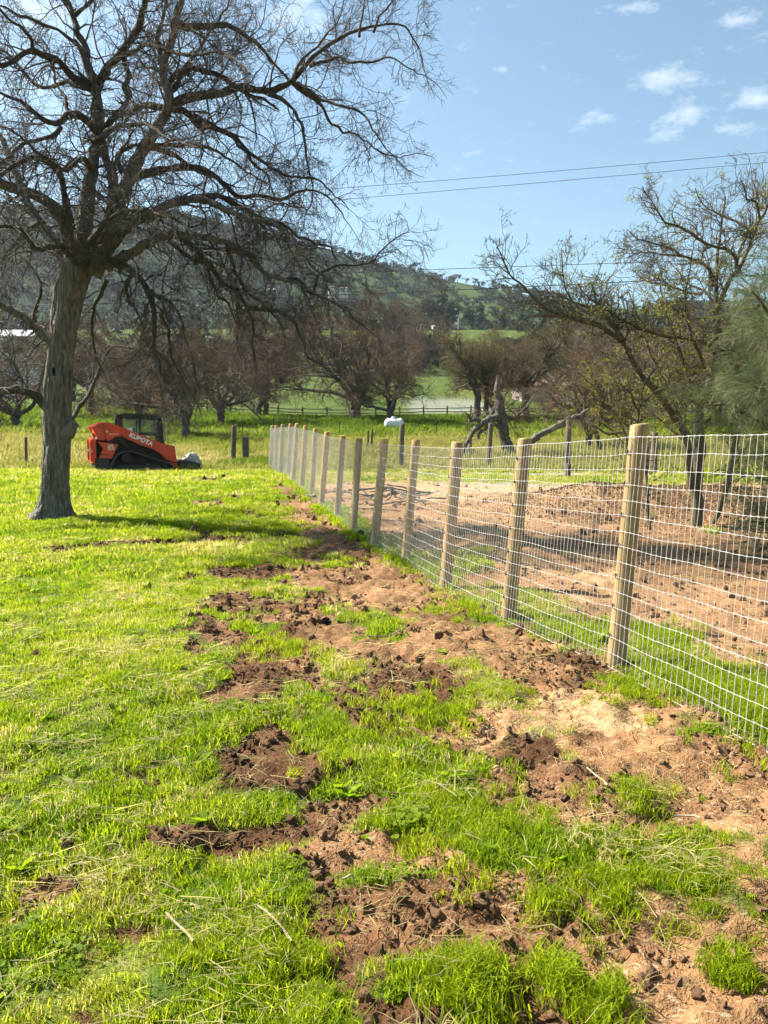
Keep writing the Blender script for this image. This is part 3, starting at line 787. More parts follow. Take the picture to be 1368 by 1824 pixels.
# (points px,py), start depth, end depth, start radius px, end radius px
LIMBS = [
 ([(120, 490), (111, 461), (83, 405), (60, 372), (45, 340), (28, 300), (5, 250), (-25, 200)], 0, 1.5, 15, 5),
 ([(75, 395), (45, 418), (20, 450), (0, 475), (-40, 500)], .3, 1.2, 7, 3),
 ([(140, 470), (128, 430), (118, 395), (97, 365), (70, 347), (35, 338), (0, 330), (-50, 322)], 0, -1.8, 17, 7),
 ([(128, 410), (112, 360), (105, 320), (88, 300), (70, 286), (45, 288), (20, 300), (-10, 322)], -.2, -1.0, 9, 4),
 ([(135, 480), (150, 420), (155, 370), (160, 330), (165, 290), (172, 250), (172, 200), (169, 145)], 0, .5, 21, 11),
 ([(168, 150), (158, 120), (155, 90), (143, 65), (135, 40), (125, 15), (108, -12), (85, -60), (70, -110)], .5, 1.6, 9, 4),
 ([(170, 150), (195, 120), (215, 90), (235, 65), (250, 35), (260, 0), (268, -40), (285, -100)], .5, -.8, 10, 4),
 ([(225, 80), (220, 110), (228, 130), (222, 155), (228, 172), (215, 195), (200, 215), (178, 240)], .2, .4, 6, 5),
 ([(165, 152), (130, 135), (105, 110), (75, 100), (55, 95), (30, 110), (0, 112), (-40, 100)], .5, -1.5, 9, 4),
 ([(163, 160), (130, 152), (110, 148), (85, 158), (60, 150), (35, 125), (10, 95), (-20, 80)], .5, 2.0, 6, 3),
 ([(178, 240), (160, 222), (140, 211), (125, 215), (105, 226), (80, 215), (55, 195), (35, 180), (0, 165)], .3, -1.0, 10, 3),
 ([(108, 226), (95, 245), (60, 255), (30, 270), (10, 290), (-20, 300)], 0, -.8, 6, 3),
 ([(125, 212), (118, 190), (112, 160), (100, 130), (90, 100)], 0, .9, 5, 2),
 ([(190, 450), (200, 400), (197, 340), (195, 300), (186, 270), (176, 238)], 0, .5, 15, 9),
 ([(165, 490), (188, 440), (207, 380), (226, 320), (246, 275), (266, 240), (284, 210), (297, 190), (300, 165), (294, 130), (296, 100), (305, 75), (313, 40), (322, 0), (332, -50), (345, -110)], 0, -.8, 21, 4),
 ([(292, 128), (284, 90), (281, 45), (290, 15), (300, -25)], -.3, 1.0, 7, 3),
 ([(298, 190), (330, 177), (360, 172), (400, 168), (430, 160), (470, 167), (500, 160), (525, 145), (552, 118), (580, 95), (612, 72), (650, 60), (690, 50), (722, 52), (748, 88)], -.4, -1.2, 11, 1.2),
 ([(300, 148), (320, 130), (350, 124), (390, 133), (410, 150), (430, 160)], -.4, -.6, 6, 5),
 ([(310, 45), (360, 52), (400, 50), (430, 62), (460, 80), (480, 105), (512, 140), (530, 160)], -.6, .6, 8, 2),
 ([(297, 192), (275, 190), (255, 183), (235, 195), (210, 197), (195, 207), (185, 232)], -.3, .3, 7, 6),
 ([(300, 192), (330, 197), (355, 215), (385, 222), (420, 240), (440, 260), (452, 290), (470, 305)], -.4, .8, 8, 3),
 ([(345, 205), (375, 228), (405, 245), (428, 270), (455, 283), (485, 300), (510, 310), (560, 318)], -.1, -1.5, 6, 2),
 ([(480, 166), (508, 185), (526, 212), (538, 250), (545, 290), (553, 320), (557, 356)], -.9, -1.5, 5, 1.2),
 ([(522, 145), (545, 172), (575, 195), (592, 225), (612, 232), (640, 240), (675, 270), (702, 278)], -1, -.4, 5, 1.2),
 ([(530, 148), (560, 165), (590, 178), (625, 192), (650, 215), (668, 240), (685, 262)], -1, -2, 4.5, 1.2),
 ([(552, 118), (590, 104), (625, 115), (660, 118), (695, 105), (725, 120)], -1.1, -2, 4, 1.2),
 ([(640, 65), (642, 40), (650, 10), (655, -30)], -1.2, -.8, 3, 1),
 ([(665, 58), (675, 30), (690, 5), (700, -20)], -1.2, -1.6, 3, 1),
 ([(520, 145), (535, 110), (560, 85), (575, 65), (600, 40), (612, 5)], -1, .4, 4, 1.2),
 ([(232, 318), (265, 308), (300, 302), (340, 297), (370, 300), (395, 317), (412, 338), (430, 352), (462, 350), (500, 357), (545, 340), (580, 350), (610, 380)], -.1, .6, 10, 1.5),
 ([(262, 262), (290, 272), (310, 285), (345, 300)], 0, 0, 6, 4),
 ([(225, 322), (210, 290), (215, 272), (240, 258), (258, 255)], 0, -.6, 7, 3),
 ([(195, 440), (235, 395), (270, 378), (300, 362), (340, 350), (375, 355), (410, 372), (440, 388), (475, 388), (500, 402), (520, 425), (540, 450), (552, 470)], -.1, -1.8, 14, 3),
 ([(350, 352), (385, 350), (420, 362), (455, 385), (490, 395), (535, 420), (565, 432), (590, 440)], -.5, -.1, 7, 2),
 ([(190, 475), (230, 455), (260, 435), (290, 424), (330, 425), (370, 428), (410, 440), (440, 455), (465, 478), (485, 497), (512, 500), (535, 507), (560, 525), (592, 535), (622, 556)], 0, -1.2, 12, 2),
 ([(505, 500), (530, 495), (556, 520), (562, 490), (575, 475), (597, 473), (640, 466), (672, 452), (692, 432), (715, 418)], -.8, -1.3, 4.5, 1),
 ([(330, 425), (365, 462), (398, 498), (425, 520), (440, 545), (452, 575), (450, 610), (456, 648)], -.4, -.8, 7, 1.8),
 ([(445, 548), (495, 555), (525, 572), (543, 605), (552, 635), (578, 650)], -.8, -1.8, 5, 1.2),
 ([(405, 440), (415, 480), (436, 520), (470, 545), (495, 575), (505, 612), (512, 640)], -.6, .6, 5, 1.2),
 ([(300, 428), (345, 465), (372, 472), (388, 515), (412, 545), (425, 590), (430, 640)], -.3, .9, 6, 1.5),
 ([(200, 465), (225, 478), (247, 495), (263, 520), (272, 552), (275, 590), (281, 630), (292, 672), (308, 700), (325, 732)], -.1, -1.6, 9, 2),
 ([(262, 520), (295, 535), (318, 562), (330, 600), (345, 640), (352, 690)], -.7, -2, 5, 1.5),
 ([(235, 488), (228, 520), (244, 552), (256, 580), (250, 615)], -.4, .8, 5, 1.5),
 ([(285, 560), (300, 590), (310, 630), (325, 665), (342, 705), (360, 740)], -1, -.2, 4, 1),
 ([(190, 500), (175, 540), (168, 570), (172, 620), (182, 660)], .1, 1.0, 5, 2),
 ([(95, 610), (75, 592), (55, 570), (32, 552), (0, 540), (-45, 520)], 0, -1.0, 12, 5),
 ([(60, 580), (64, 545), (70, 520), (66, 490)], -.1, -.5, 5, 2),
 ([(92, 740), (72, 715), (52, 703), (28, 698), (0, 700), (-60, 706)], 0, -.5, 11, 7),
 ([(118, 760), (140, 722), (158, 700), (172, 672), (188, 640), (198, 620)], .3, 2.2, 7, 3),
 ([(170, 480), (172, 440), (190, 385), (205, 330), (203, 295)], -.25, -.6, 12, 5),
 ([(150, 470), (160, 430), (175, 400), (195, 380), (240, 370), (290, 385), (330, 400)], -.2, -2.8, 9, 2),
 ([(140, 470), (100, 430), (60, 440), (20, 400), (-30, 420)], -.2, -3.2, 9, 2),
 ([(170, 250), (200, 235), (250, 225), (300, 245), (350, 262)], .2, -3.0, 7, 1.5),
 ([(165, 300), (140, 280), (110, 300), (60, 265), (20, 230)], .2, -3.0, 7, 1.5),
 ([(300, 170), (330, 120), (360, 80), (400, 20), (420, -30)], -.4, 2.6, 6, 1.5),
 ([(245, 270), (300, 255), (370, 262), (430, 300), (480, 330)], 0, 3.0, 7, 1.5),
 ([(215, 100), (260, 80), (320, 95), (380, 88), (440, 120)], .2, -2.8, 6, 1.5),
 ([(130, 30), (170, 0), (210, -30), (260, -70)], 1.2, .2, 5, 2),
 ([(150, 90), (110, 60), (70, 40), (30, 20), (-20, 10)], 1.0, -.6, 5, 2),
 ([(60, 96), (50, 60), (20, 30), (-10, 0)], -.5, -1.5, 4, 2),
]
limb_curves = []
for (pp, d0, d1, r0, r1) in LIMBS:
    n = len(pp); al = np.concatenate([[0], np.cumsum(np.hypot(*np.diff(np.array(pp, float), axis=0).T))]); al /= al[-1]
    rows = [[*at(a, b_, Y0 + d0 + (d1 - d0) * s_), (r0 * .80 + (r1 * .8 - r0 * .8) * s_ ** 0.7) * PXM] for (a, b_), s_ in zip(pp, al)]
    cp, cr, V, q = limb_tube(np.array(rows), 10 if r0 > 7 else 7, 0.025)
    np_obj('limb', V - OO, q, None, M_BARK if r0 > 11 else M_LIMB, oak, True)
    limb_curves.append((cp, cr))
# cut-off stub and the dark hollow on the trunk
sp = np.array([[*at(112, 780, Y0 - .05), .13], [*at(126, 762, Y0 - .1), .12], [*at(134, 752, Y0 - .1), .085]])
cp, cr, V, q = limb_tube(sp, 12, 0.004); V = np.vstack([V, cp[-1][None]]); k_ = 12; nn = len(V) - 1
tr = np.stack([nn - 1 - np.arange(k_), nn - 1 - (np.arange(k_) + 1) % k_, np.full(k_, nn)], 1)
np_obj('stub', V - OO, q, tr, M_BARK, oak, True)
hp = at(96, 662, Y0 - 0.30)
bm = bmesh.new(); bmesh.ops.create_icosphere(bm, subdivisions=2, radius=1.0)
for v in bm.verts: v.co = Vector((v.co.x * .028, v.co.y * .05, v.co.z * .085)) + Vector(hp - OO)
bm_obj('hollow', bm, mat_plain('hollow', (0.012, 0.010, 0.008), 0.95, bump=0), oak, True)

# side branches, branchlets and twigs
L1P, L1D, L1L, L1R = [], [], [], []
for cp, cr in limb_curves:
    seg = np.linalg.norm(np.diff(cp, axis=0), axis=1); ln = seg.sum(); m_ = int(ln / (0.105 if cp[:, 2].mean() < 5.2 else .125))
    s_ = rng.random(m_) ** 0.62; ix = np.clip((s_ * (len(cp) - 1)).astype(int), 1, len(cp) - 2)
    keep = cr[ix] < 0.155; ix = ix[keep]; s_ = s_[keep]
    T = unit(cp[ix + 1] - cp[ix - 1]); rn = unit(np.cross(T, rng.normal(size=(len(ix), 3))))
    a = np.radians(35 + 45 * rng.random(len(ix)))[:, None]
    L1P.append(cp[ix]); L1D.append(T * np.cos(a) + rn * np.sin(a))
    L1L.append((0.45 + 1.05 * rng.random(len(ix)) ** 1.5) * (1.1 - .4 * s_) * np.clip(ln / 2.4, .5, 1.15)); L1R.append(np.clip(cr[ix] * 0.34, .0065, .019))
    # the limb's own tip goes on
    L1P.append(cp[-1:]); L1D.append(unit(cp[-1:] - cp[-4:-3])); L1L.append(np.array([.8])); L1R.append(np.maximum(cr[-1:], .008))
L1P, L1D, L1L, L1R = (np.concatenate(v) for v in (L1P, L1D, L1L, L1R))
ok = (L1P[:, 2] > 2.0); L1P, L1D, L1L, L1R = L1P[ok], L1D[ok], L1L[ok], L1R[ok]


def droop(z): return np.stack([0 * z, 0 * z, np.interp(z, [2, 4, 6, 8, 10], [-.16, -.12, -.04, .02, .07])], -1)


parts = []
p1, r1 = grow(L1P, L1D, L1L, L1R, 8, 0.22, droop(L1P[:, 2]) * .8)
parts.append(tubes(p1, r1, 4))
P0, D, L, rr, par = spawn(p1, r1, np.maximum(3, (L1L * 9.0).astype(int)), 0.12, 1.0, 30, 75, 0.46, L1L)
L = np.clip(L, .14, .8); p2, r2 = grow(P0, D, L, np.clip(rr * .55, .0036, .0075), 4, 0.26, droop(P0[:, 2]) * 1.1)
parts.append(tubes(p2, r2, 3))
P0, D, L, rr, par = spawn(p2, r2, np.maximum(3, (L * 14).astype(int)), 0.1, 1.0, 30, 70, 0.5, L)
L = np.clip(L, .07, .34); p3, r3 = grow(P0, D, L, np.full(len(L), .0031), 2, 0.25, droop(P0[:, 2]) * .8, 0.7)
parts.append(tubes(p3, r3, 3))
V, q = joinvq(parts)
print('oak twigs', len(p1), len(p2), len(p3), 'tris', len(q) * 2)
np_obj('crown', V - OO, q, None, M_TWIG, oak)
# fallen stick at the foot
st_ = [[*at(150, 905, Y0 - .1), .02], [*at(158, 914, Y0 - .5), .022], [*at(170, 913, Y0 - .55), .018], [*at(186, 911, Y0 - .45), .010]]
for r in st_: r[2] = zg1(r[0], r[1]) + .04
cp, cr, V, q = limb_tube(np.array(st_), 6, .01)
stick = np_obj('fallen_branch', V, q, None, M_LIMB, None, True); tag(stick, 'short crooked branch lying at the foot of the big oak', 'branch')


# ---------------------------------------------------------------- bare trees farther off
def bare_tree(seed, H=8.0, spread=1.0, trunk_h=0.22, trunk_r=0.035, lean=(0, 0), droop_k=-0.02, dens=1.0, ntr=1):
    """returns (trunk verts/quads, crown verts/quads) of a rounded oak of height about H at the origin"""
    rg = np.random.default_rng(seed); TV, CV = [], []
    for tn in range(ntr):
        off = np.array([rg.normal() * .03 * H * (ntr > 1), rg.normal() * .02 * H, 0])
        h0 = trunk_h * H * (0.85 + .3 * rg.random())
        tr_ = np.array([[0, 0, -.3, trunk_r * H * 1.35], [lean[0] * .2, lean[1] * .2, h0 * .25, trunk_r * H], [lean[0] * .6 + rg.normal() * .1, lean[1] * .6, h0 * .6, trunk_r * H * .92], [lean[0], lean[1], h0, trunk_r * H * .9]])
        tr_[:, :3] += off; cp, cr, V, q = limb_tube(tr_, 10, .03); TV.append((V, q))
        nl = 7
        a = np.arange(nl) * 2 * math.pi / nl + rg.normal(size=nl) * .35
        elv = np.radians(rg.uniform(18, 80, nl)); D = np.stack([np.cos(a) * np.cos(elv), np.sin(a) * np.cos(elv), np.sin(elv)], -1)
        L = H * (0.36 + .22 * np.sin(elv)) * spread * (.8 + .4 * rg.random(nl)); P0 = np.repeat(cp[-1][None], nl, 0) - np.array([0, 0, 1]) * rg.random((nl, 1)) * h0 * .35
        p0, r0 = grow(P0, D, L, np.full(nl, trunk_r * H * .55), 12, .17, np.array([[0, 0, .015]]), .3, rg)
        TV.append(tubes(p0, r0, 7))
        P, D, L1, rr, par = spawn(p0, r0, np.full(nl, int(9 * dens)), .2, 1, 30, 65, .6, L, .3, rg)
        p1, r1 = grow(P, D, L1, np.clip(rr * .6, .02, .07), 8, .22, np.array([[0, 0, droop_k]]), .3, rg); TV.append(tubes(p1, r1, 4))
        P, D, L2, rr, par = spawn(p1, r1, np.full(len(p1), int(9 * dens)), .15, 1, 30, 70, .55, L1, .1, rg)
        p2, r2 = grow(P, D, L2, np.clip(rr * .6, .012, .022), 5, .26, np.array([[0, 0, droop_k * 1.5]]), .5, rg); CV.append(tubes(p2, r2, 3))
        P, D, L3, rr, par = spawn(p2, r2, np.full(len(p2), int(10 * dens)), .1, 1, 30, 75, .55, L2, .1, rg)
        L3 = np.clip(L3, .3, 1.0); p3, r3 = grow(P, D, L3, np.full(len(L3), .0105), 2, .25, np.array([[0, 0, droop_k]]), .6, rg); CV.append(tubes(p3, r3, 3))
    return joinvq(TV), joinvq(CV)


VAR = []
for vi, kw in enumerate([dict(seed=11, H=8, spread=1.08), dict(seed=12, H=8, spread=1.15, droop_k=-.06, trunk_h=.2), dict(seed=13, H=8, spread=.9, trunk_h=.3),
                         dict(seed=14, H=8, spread=.75, trunk_h=.32, ntr=2, dens=.8, trunk_r=.022), dict(seed=15, H=8, spread=1.15, trunk_h=.16, droop_k=-.08)]):
    (tv, tq), (cv, cq) = bare_tree(**kw)
    print('bare tree', vi, 'tris', 2 * (len(tq) + len(cq)))
    VAR.append((np_mesh('trunk', tv, tq, None, M_FARBARK, True), np_mesh('crown', cv, cq, None, M_FARTWIG)))
VARB = [None] * 5
for vi in (2, 3):
    VARB[vi] = M_FARTWIG2
TREE_N = 0


def far_tree(px, Y, hpx, var, label, rot=None, wide=1.0, bud=False, group='bare oaks in the middle distance', lean=0.0):
    global TREE_N
    TREE_N += 1
    x = (px - CX) / FPX * Y; z = float(zbase(x, Y)); s_ = hpx / FPX * Y / 8.0
    e = empty('bare_oak', (x, Y, z), rot if rot is not None else TREE_N * 1.9); e.scale = (s_ * wide, s_ * wide, s_)
    e.rotation_euler[1] = lean
    tag(e, label, 'tree', group)
    link(bpy.data.objects.new('trunk', VAR[var][0]), e); cr_ = link(bpy.data.objects.new('crown', VAR[var][1]), e)
    if bud and VARB[var]: cr_.material_slots[0].link = 'OBJECT'; cr_.material_slots[0].material = VARB[var]
    return e


far_tree(636, 78, 222, 1, 'bare oak with drooping limbs left of the white gas tank', 0.6, 1.25)
far_tree(692, 71, 165, 4, 'rounded bare oak standing directly behind the white gas tank', 2.0, 1.0)
far_tree(336, 45, 235, 1, 'bare oak with pale slim trunk just right of the loader', 1.2, .95)
far_tree(395, 72, 190, 4, 'bare oak behind and right of the pale slim trunk', 0.2, 1.1)
far_tree(468, 84, 192, 3, 'bare oak standing behind the two weathered posts', 3.2, 1.15)
far_tree(250, 66, 205, 1, 'bare oak rising behind the cab of the loader', 4.0, 1.1)
far_tree(180, 80, 175, 2, 'bare oak showing between the big trunk and the loader', 5.0, 1.1)
far_tree(40, 56, 190, 1, 'bare oak behind and left of the big oak trunk', 2.2, 1.2)
far_tree(-60, 62, 230, 0, 'bare oak partly cut off by the left edge of the view', 3.0, 1.1)
far_tree(130, 105, 175, 4, 'bare oak far behind the big oak trunk', 1.4, 1.2)
far_tree(838, 78, 190, 2, 'slim bare tree with yellowing buds, leftmost of the budding group', 0.9, .95, True)
far_tree(872, 80, 185, 3, 'budding twin-stemmed tree behind the nearest dead limb', 0.0, 1.25, True)
far_tree(925, 86, 195, 2, 'budding tree right of the twin-stemmed one, behind the broken oak', 2.2, 1.1, True)
far_tree(985, 110, 170, 0, 'bare oak rising behind the brown-roofed house', 2.9, 1.2)
far_tree(1045, 37, 195, 4, 'thick grey-trunked bare oak behind the right-hand dead limb', 0.4, .95)
far_tree(1105, 62, 180, 1, 'bare oak behind the left side of the young leafing tree', 1.1, 1.15)
far_tree(1190, 70, 160, 2, 'bare oak behind the middle of the young leafing tree', 2.1, 1.2)
far_tree(1280, 66, 180, 4, 'bare oak behind the right side of the young leafing tree', 3.1, 1.2)
far_tree(1370, 74, 185, 1, 'bare oak at the right edge behind the feathery tree', 4.1, 1.2)
far_tree(745, 190, 110, 0, 'distant bare tree before the white barn', 2.3, 1.1)
far_tree(690, 210, 140, 4, 'distant bare tree left of the white barn', 0.3, 1.1)
far_tree(560, 190, 120, 4, 'distant bare tree below the green meadow under the oak limbs', 5.3, 1.1)
far_tree(450, 200, 130, 0, 'distant bare tree left of the meadow under the oak limbs', 4.4, 1.1)
far_tree(1080, 130, 150, 0, 'distant bare tree behind the leaning young stem', 5.4, 1.2)
far_tree(1240, 140, 150, 4, 'distant bare tree behind the young tree trunk', 0.8, 1.2)

# ---------------------------------------------------------------- the broken oak and its dead limbs
BY = 34.0
b0 = at(905, 812, BY); bz = float(zbase(b0[0], BY)); bo = np.array([b0[0], BY, bz])
brk = empty('broken_oak', bo); tag(brk, 'broken oak with a splintered hollow trunk and dead grey limbs', 'tree')
pm = BY / FPX
rows = np.array([[*at(a, b_, BY), r * pm] for a, b_, r in [(909, 824, 16), (907, 806, 12), (902, 780, 10), (897, 755, 9.5), (893, 730, 9), (890, 705, 8), (889, 684, 7)]])
cp, cr, V, q = limb_tube(rows, 16, .05); np_obj('trunk', V - bo, q, None, M_DEAD, brk, True)
bm = bmesh.new()
top = cp[-1] - bo
for i in range(9):
    a = i * 2 * math.pi / 9; r = cr[-1]; hgt = 0.08 + .40 * abs(math.sin(i * 2.3))
    v = [bm.verts.new(Vector(top) + Vector((math.cos(a + da) * r, math.sin(a + da) * r, -.1))) for da in (-.4, .4)] + [bm.verts.new(Vector(top) + Vector((math.cos(a) * r * .75, math.sin(a) * r * .75, hgt)))]
    vi = [bm.verts.new(Vector(top) + Vector((math.cos(a + da) * r * .7, math.sin(a + da) * r * .7, -.1))) for da in (-.4, .4)]
    bm.faces.new(v); bm.faces.new((vi[1], vi[0], v[2])); bm.faces.new((v[0], v[2], vi[0])); bm.faces.new((v[1], vi[1], v[2]))
bm_obj('splinters', bm, M_DEAD, brk)


def dead_limbs(parent, po, specs, Y, name='dead_limb', mat=M_DEAD):
    pmm = Y / FPX; curves = []
    for pts, d0, d1, r0, r1 in specs:
        n = len(pts)
        rows = np.array([[*at(a, b_, Y + d0 + (d1 - d0) * i / (n - 1)), (r0 + (r1 - r0) * i / (n - 1)) * pmm] for i, (a, b_) in enumerate(pts)])
        cp, cr, V, q = limb_tube(rows, 9, .03); np_obj(name, V - po, q, None, mat, parent, True); curves.append((cp, cr))
    return curves


cv_ = dead_limbs(brk, bo, [([(898, 752), (880, 745), (862, 752), (845, 770), (832, 790), (824, 808)], 0, -1.5, 6.5, 3), ([(862, 752), (848, 748), (838, 752), (836, 742), (828, 735)], -.4, -.8, 4, 1.5),
                      ([(880, 745), (872, 760), (858, 772), (852, 782)], -.3, -1, 4, 2), ([(890, 705), (882, 722), (877, 740)], 0, .3, 5, 2), ([(902, 770), (880, 758), (868, 755)], -.2, -.8, 4, 2),
                      ([(838, 780), (836, 800), (842, 815)], -1.2, -1.6, 3, 1), ([(900, 745), (915, 742), (930, 728), (945, 712)], 0, .6, 4, 1)], BY)
tw = []
for cp, cr in cv_:
    m_ = 14; ix = rng.integers(2, len(cp) - 2, m_); T = unit(cp[ix + 1] - cp[ix - 1]); rn = unit(np.cross(T, rng.normal(size=(m_, 3))))
    p_, r_ = grow(cp[ix], T * .6 + rn, .4 + .7 * rng.random(m_), np.full(m_, .018), 6, .35, np.array([[0, 0, -.02]])); tw.append(tubes(p_, r_, 3))
V, q = joinvq(tw); np_obj('twigs', V - bo, q, None, M_DEAD, brk)
# regrowth of fine twigs round the broken trunk
P0 = np.array([at(895 + 9 * rng.normal(), 690 + 70 * rng.random(), BY) for _ in range(14)]); D = rng.normal(size=(14, 3)) + [0.6, 0, .4]
p1, r1 = grow(P0, D, 0.8 + 1.3 * rng.random(14), np.full(14, .025), 9, .22, np.array([[0, 0, .01]]))
P, D, L, rr, _ = spawn(p1, r1, np.full(14, 12), .1, 1, 30, 70, .5, np.full(14, 1.4)); p2, r2 = grow(P, D, L, np.full(len(L), .009), 5, .28, np.array([[0, 0, -.03]]))
P, D, L, rr, _ = spawn(p2, r2, np.full(len(p2), 6), .1, 1, 30, 70, .5, L); p3, r3 = grow(P, D, L, np.full(len(L), .006), 3, .28, np.array([[0, 0, -.03]]))
V, q = joinvq([tubes(p1, r1, 4), tubes(p2, r2, 3), tubes(p3, r3, 3)]); np_obj('crown', V - bo, q, None, M_FARTWIG, brk)

FY2 = 30.5
f0 = at(935, 800, FY2); fo2 = np.array([f0[0], FY2, float(zbase(f0[0], FY2))])
fl = empty('fallen_limb', fo2); tag(fl, 'long grey dead limb arching from the ground right of the broken oak', 'branch')
dead_limbs(fl, fo2, [([(925, 812), (942, 790), (962, 772), (985, 760), (1008, 748), (1030, 743), (1048, 750), (1062, 770), (1068, 800)], -.8, 1.2, 6.5, 4.5), ([(965, 772), (985, 757), (1004, 750), (1015, 742)], -.4, .2, 3.2, 2),
                     ([(1030, 743), (1040, 735), (1052, 732)], .2, .9, 4, 2)], FY2, 'limb')

# ---------------------------------------------------------------- young leafing trees in the yard
def leaf_quads(P, size, rg=rng):
    n = len(P); a = unit(rg.normal(size=(n, 3))); b_ = unit(np.cross(a, rg.normal(size=(n, 3))))
    s = (size * (.6 + .8 * rg.random(n)))[:, None]
    V = np.stack([P, P + a * s + b_ * s * .35, P + a * s * 2, P + a * s - b_ * s * .35], 1).reshape(-1, 3)
    return V, np.arange(n * 4).reshape(-1, 4)


M_YLEAF = mat_leaf('young leaf', [(0.3, (0.14, 0.17, 0.015)), (0.6, (0.26, 0.26, 0.03)), (0.8, (0.36, 0.30, 0.05))], 0.5, False)
YY = 13.8
yb = at(1240, 935, YY); yo = np.array([yb[0], YY, zg1(yb[0], YY)])
yt = empty('young_tree', yo); tag(yt, 'young leafing tree with several leaning stems in the dirt yard', 'tree')
YL = [
 ([(1240, 945), (1240, 900), (1240, 850), (1244, 790), (1242, 745)], 0, 0, 13, 13),
 ([(1243, 760), (1258, 690), (1268, 650), (1275, 600), (1278, 549)], 0, .1, 9, 7),
 ([(1278, 560), (1276, 533), (1275, 490), (1278, 448), (1288, 396), (1292, 350)], .1, .6, 5, 1.5),
 ([(1278, 555), (1286, 533), (1299, 497), (1314, 476), (1328, 448), (1341, 417), (1354, 392), (1366, 370), (1380, 325)], .1, -.5, 6, 1.5),
 ([(1310, 478), (1310, 465), (1299, 448), (1282, 442), (1259, 436), (1227, 417), (1204, 404), (1185, 398), (1170, 375), (1151, 347), (1145, 333)], -.1, -.9, 4, 1),
 ([(1312, 470), (1322, 430), (1336, 406), (1340, 380)], -.1, .5, 3.5, 1.2),
 ([(1272, 510), (1263, 482), (1248, 469), (1210, 455), (1194, 444), (1170, 436), (1137, 427), (1122, 412)], .2, -.4, 4, 1),
 ([(1210, 455), (1170, 455), (1140, 452), (1115, 460)], 0, -.6, 2, 1),
 ([(1277, 555), (1269, 537), (1259, 520), (1227, 505), (1206, 480), (1190, 465)], .1, .9, 3.5, 1),
 ([(1250, 525), (1220, 520), (1190, 510), (1150, 500), (1125, 480)], .1, 1.0, 3, 1),
 ([(1340, 415), (1320, 398), (1290, 383), (1261, 368), (1242, 347), (1238, 335)], -.3, .3, 3, 1),
 ([(1354, 392), (1347, 360), (1333, 352), (1326, 328), (1318, 318)], -.4, -.8, 3, 1),
 ([(1232, 870), (1225, 800), (1217, 766), (1194, 735), (1170, 701), (1149, 676), (1128, 642), (1116, 612), (1098, 596), (1068, 577), (1027, 566), (985, 552), (955, 530), (925, 500), (908, 488), (886, 440)], -.1, -1.4, 9, 1.2),
 ([(1110, 605), (1085, 572), (1060, 548), (1030, 540), (1003, 528), (985, 520)], -.9, -.4, 5, 1.5),
 ([(1068, 577), (1020, 568), (960, 566), (920, 570)], -1, -1.6, 3.5, 1),
 ([(1020, 540), (1004, 505), (1001, 473), (1000, 442)], -.6, -.7, 2.2, .8),
 ([(1060, 548), (1075, 520), (1085, 495), (1100, 480)], -.6, 0, 2.2, .8),
 ([(1270, 935), (1288, 884), (1299, 832), (1312, 760), (1318, 697), (1307, 659), (1299, 627)], .2, -.3, 6, 6),
 ([(1299, 627), (1269, 613), (1227, 602), (1185, 598), (1149, 585), (1122, 573), (1080, 547), (1050, 530), (1030, 505)], -.3, -1.2, 5, 1.2),
 ([(1299, 627), (1316, 600), (1328, 575), (1343, 558), (1365, 530)], -.3, -.2, 4.5, 2),
 ([(1316, 600), (1301, 575), (1285, 560), (1270, 555)], -.3, -.9, 3, 1.2),
 ([(1246, 740), (1232, 690), (1214, 640), (1196, 590), (1180, 540), (1172, 490)], 0, .8, 5, 1), ([(1262, 670), (1240, 630), (1225, 580), (1222, 530), (1230, 470)], 0, -.8, 4, 1),
 ([(1228, 780), (1190, 700), (1160, 640), (1135, 570), (1120, 520)], 0, .9, 5, 1), ([(1275, 600), (1300, 560), (1330, 530), (1350, 490)], .1, .9, 4, 1),
 ([(1235, 800), (1200, 770), (1170, 745), (1140, 720), (1115, 700)], 0, 1.2, 4, 1.2),
 ([(1250, 760), (1280, 720), (1300, 680), (1330, 650)], 0, 1.3, 4, 1.5),
]


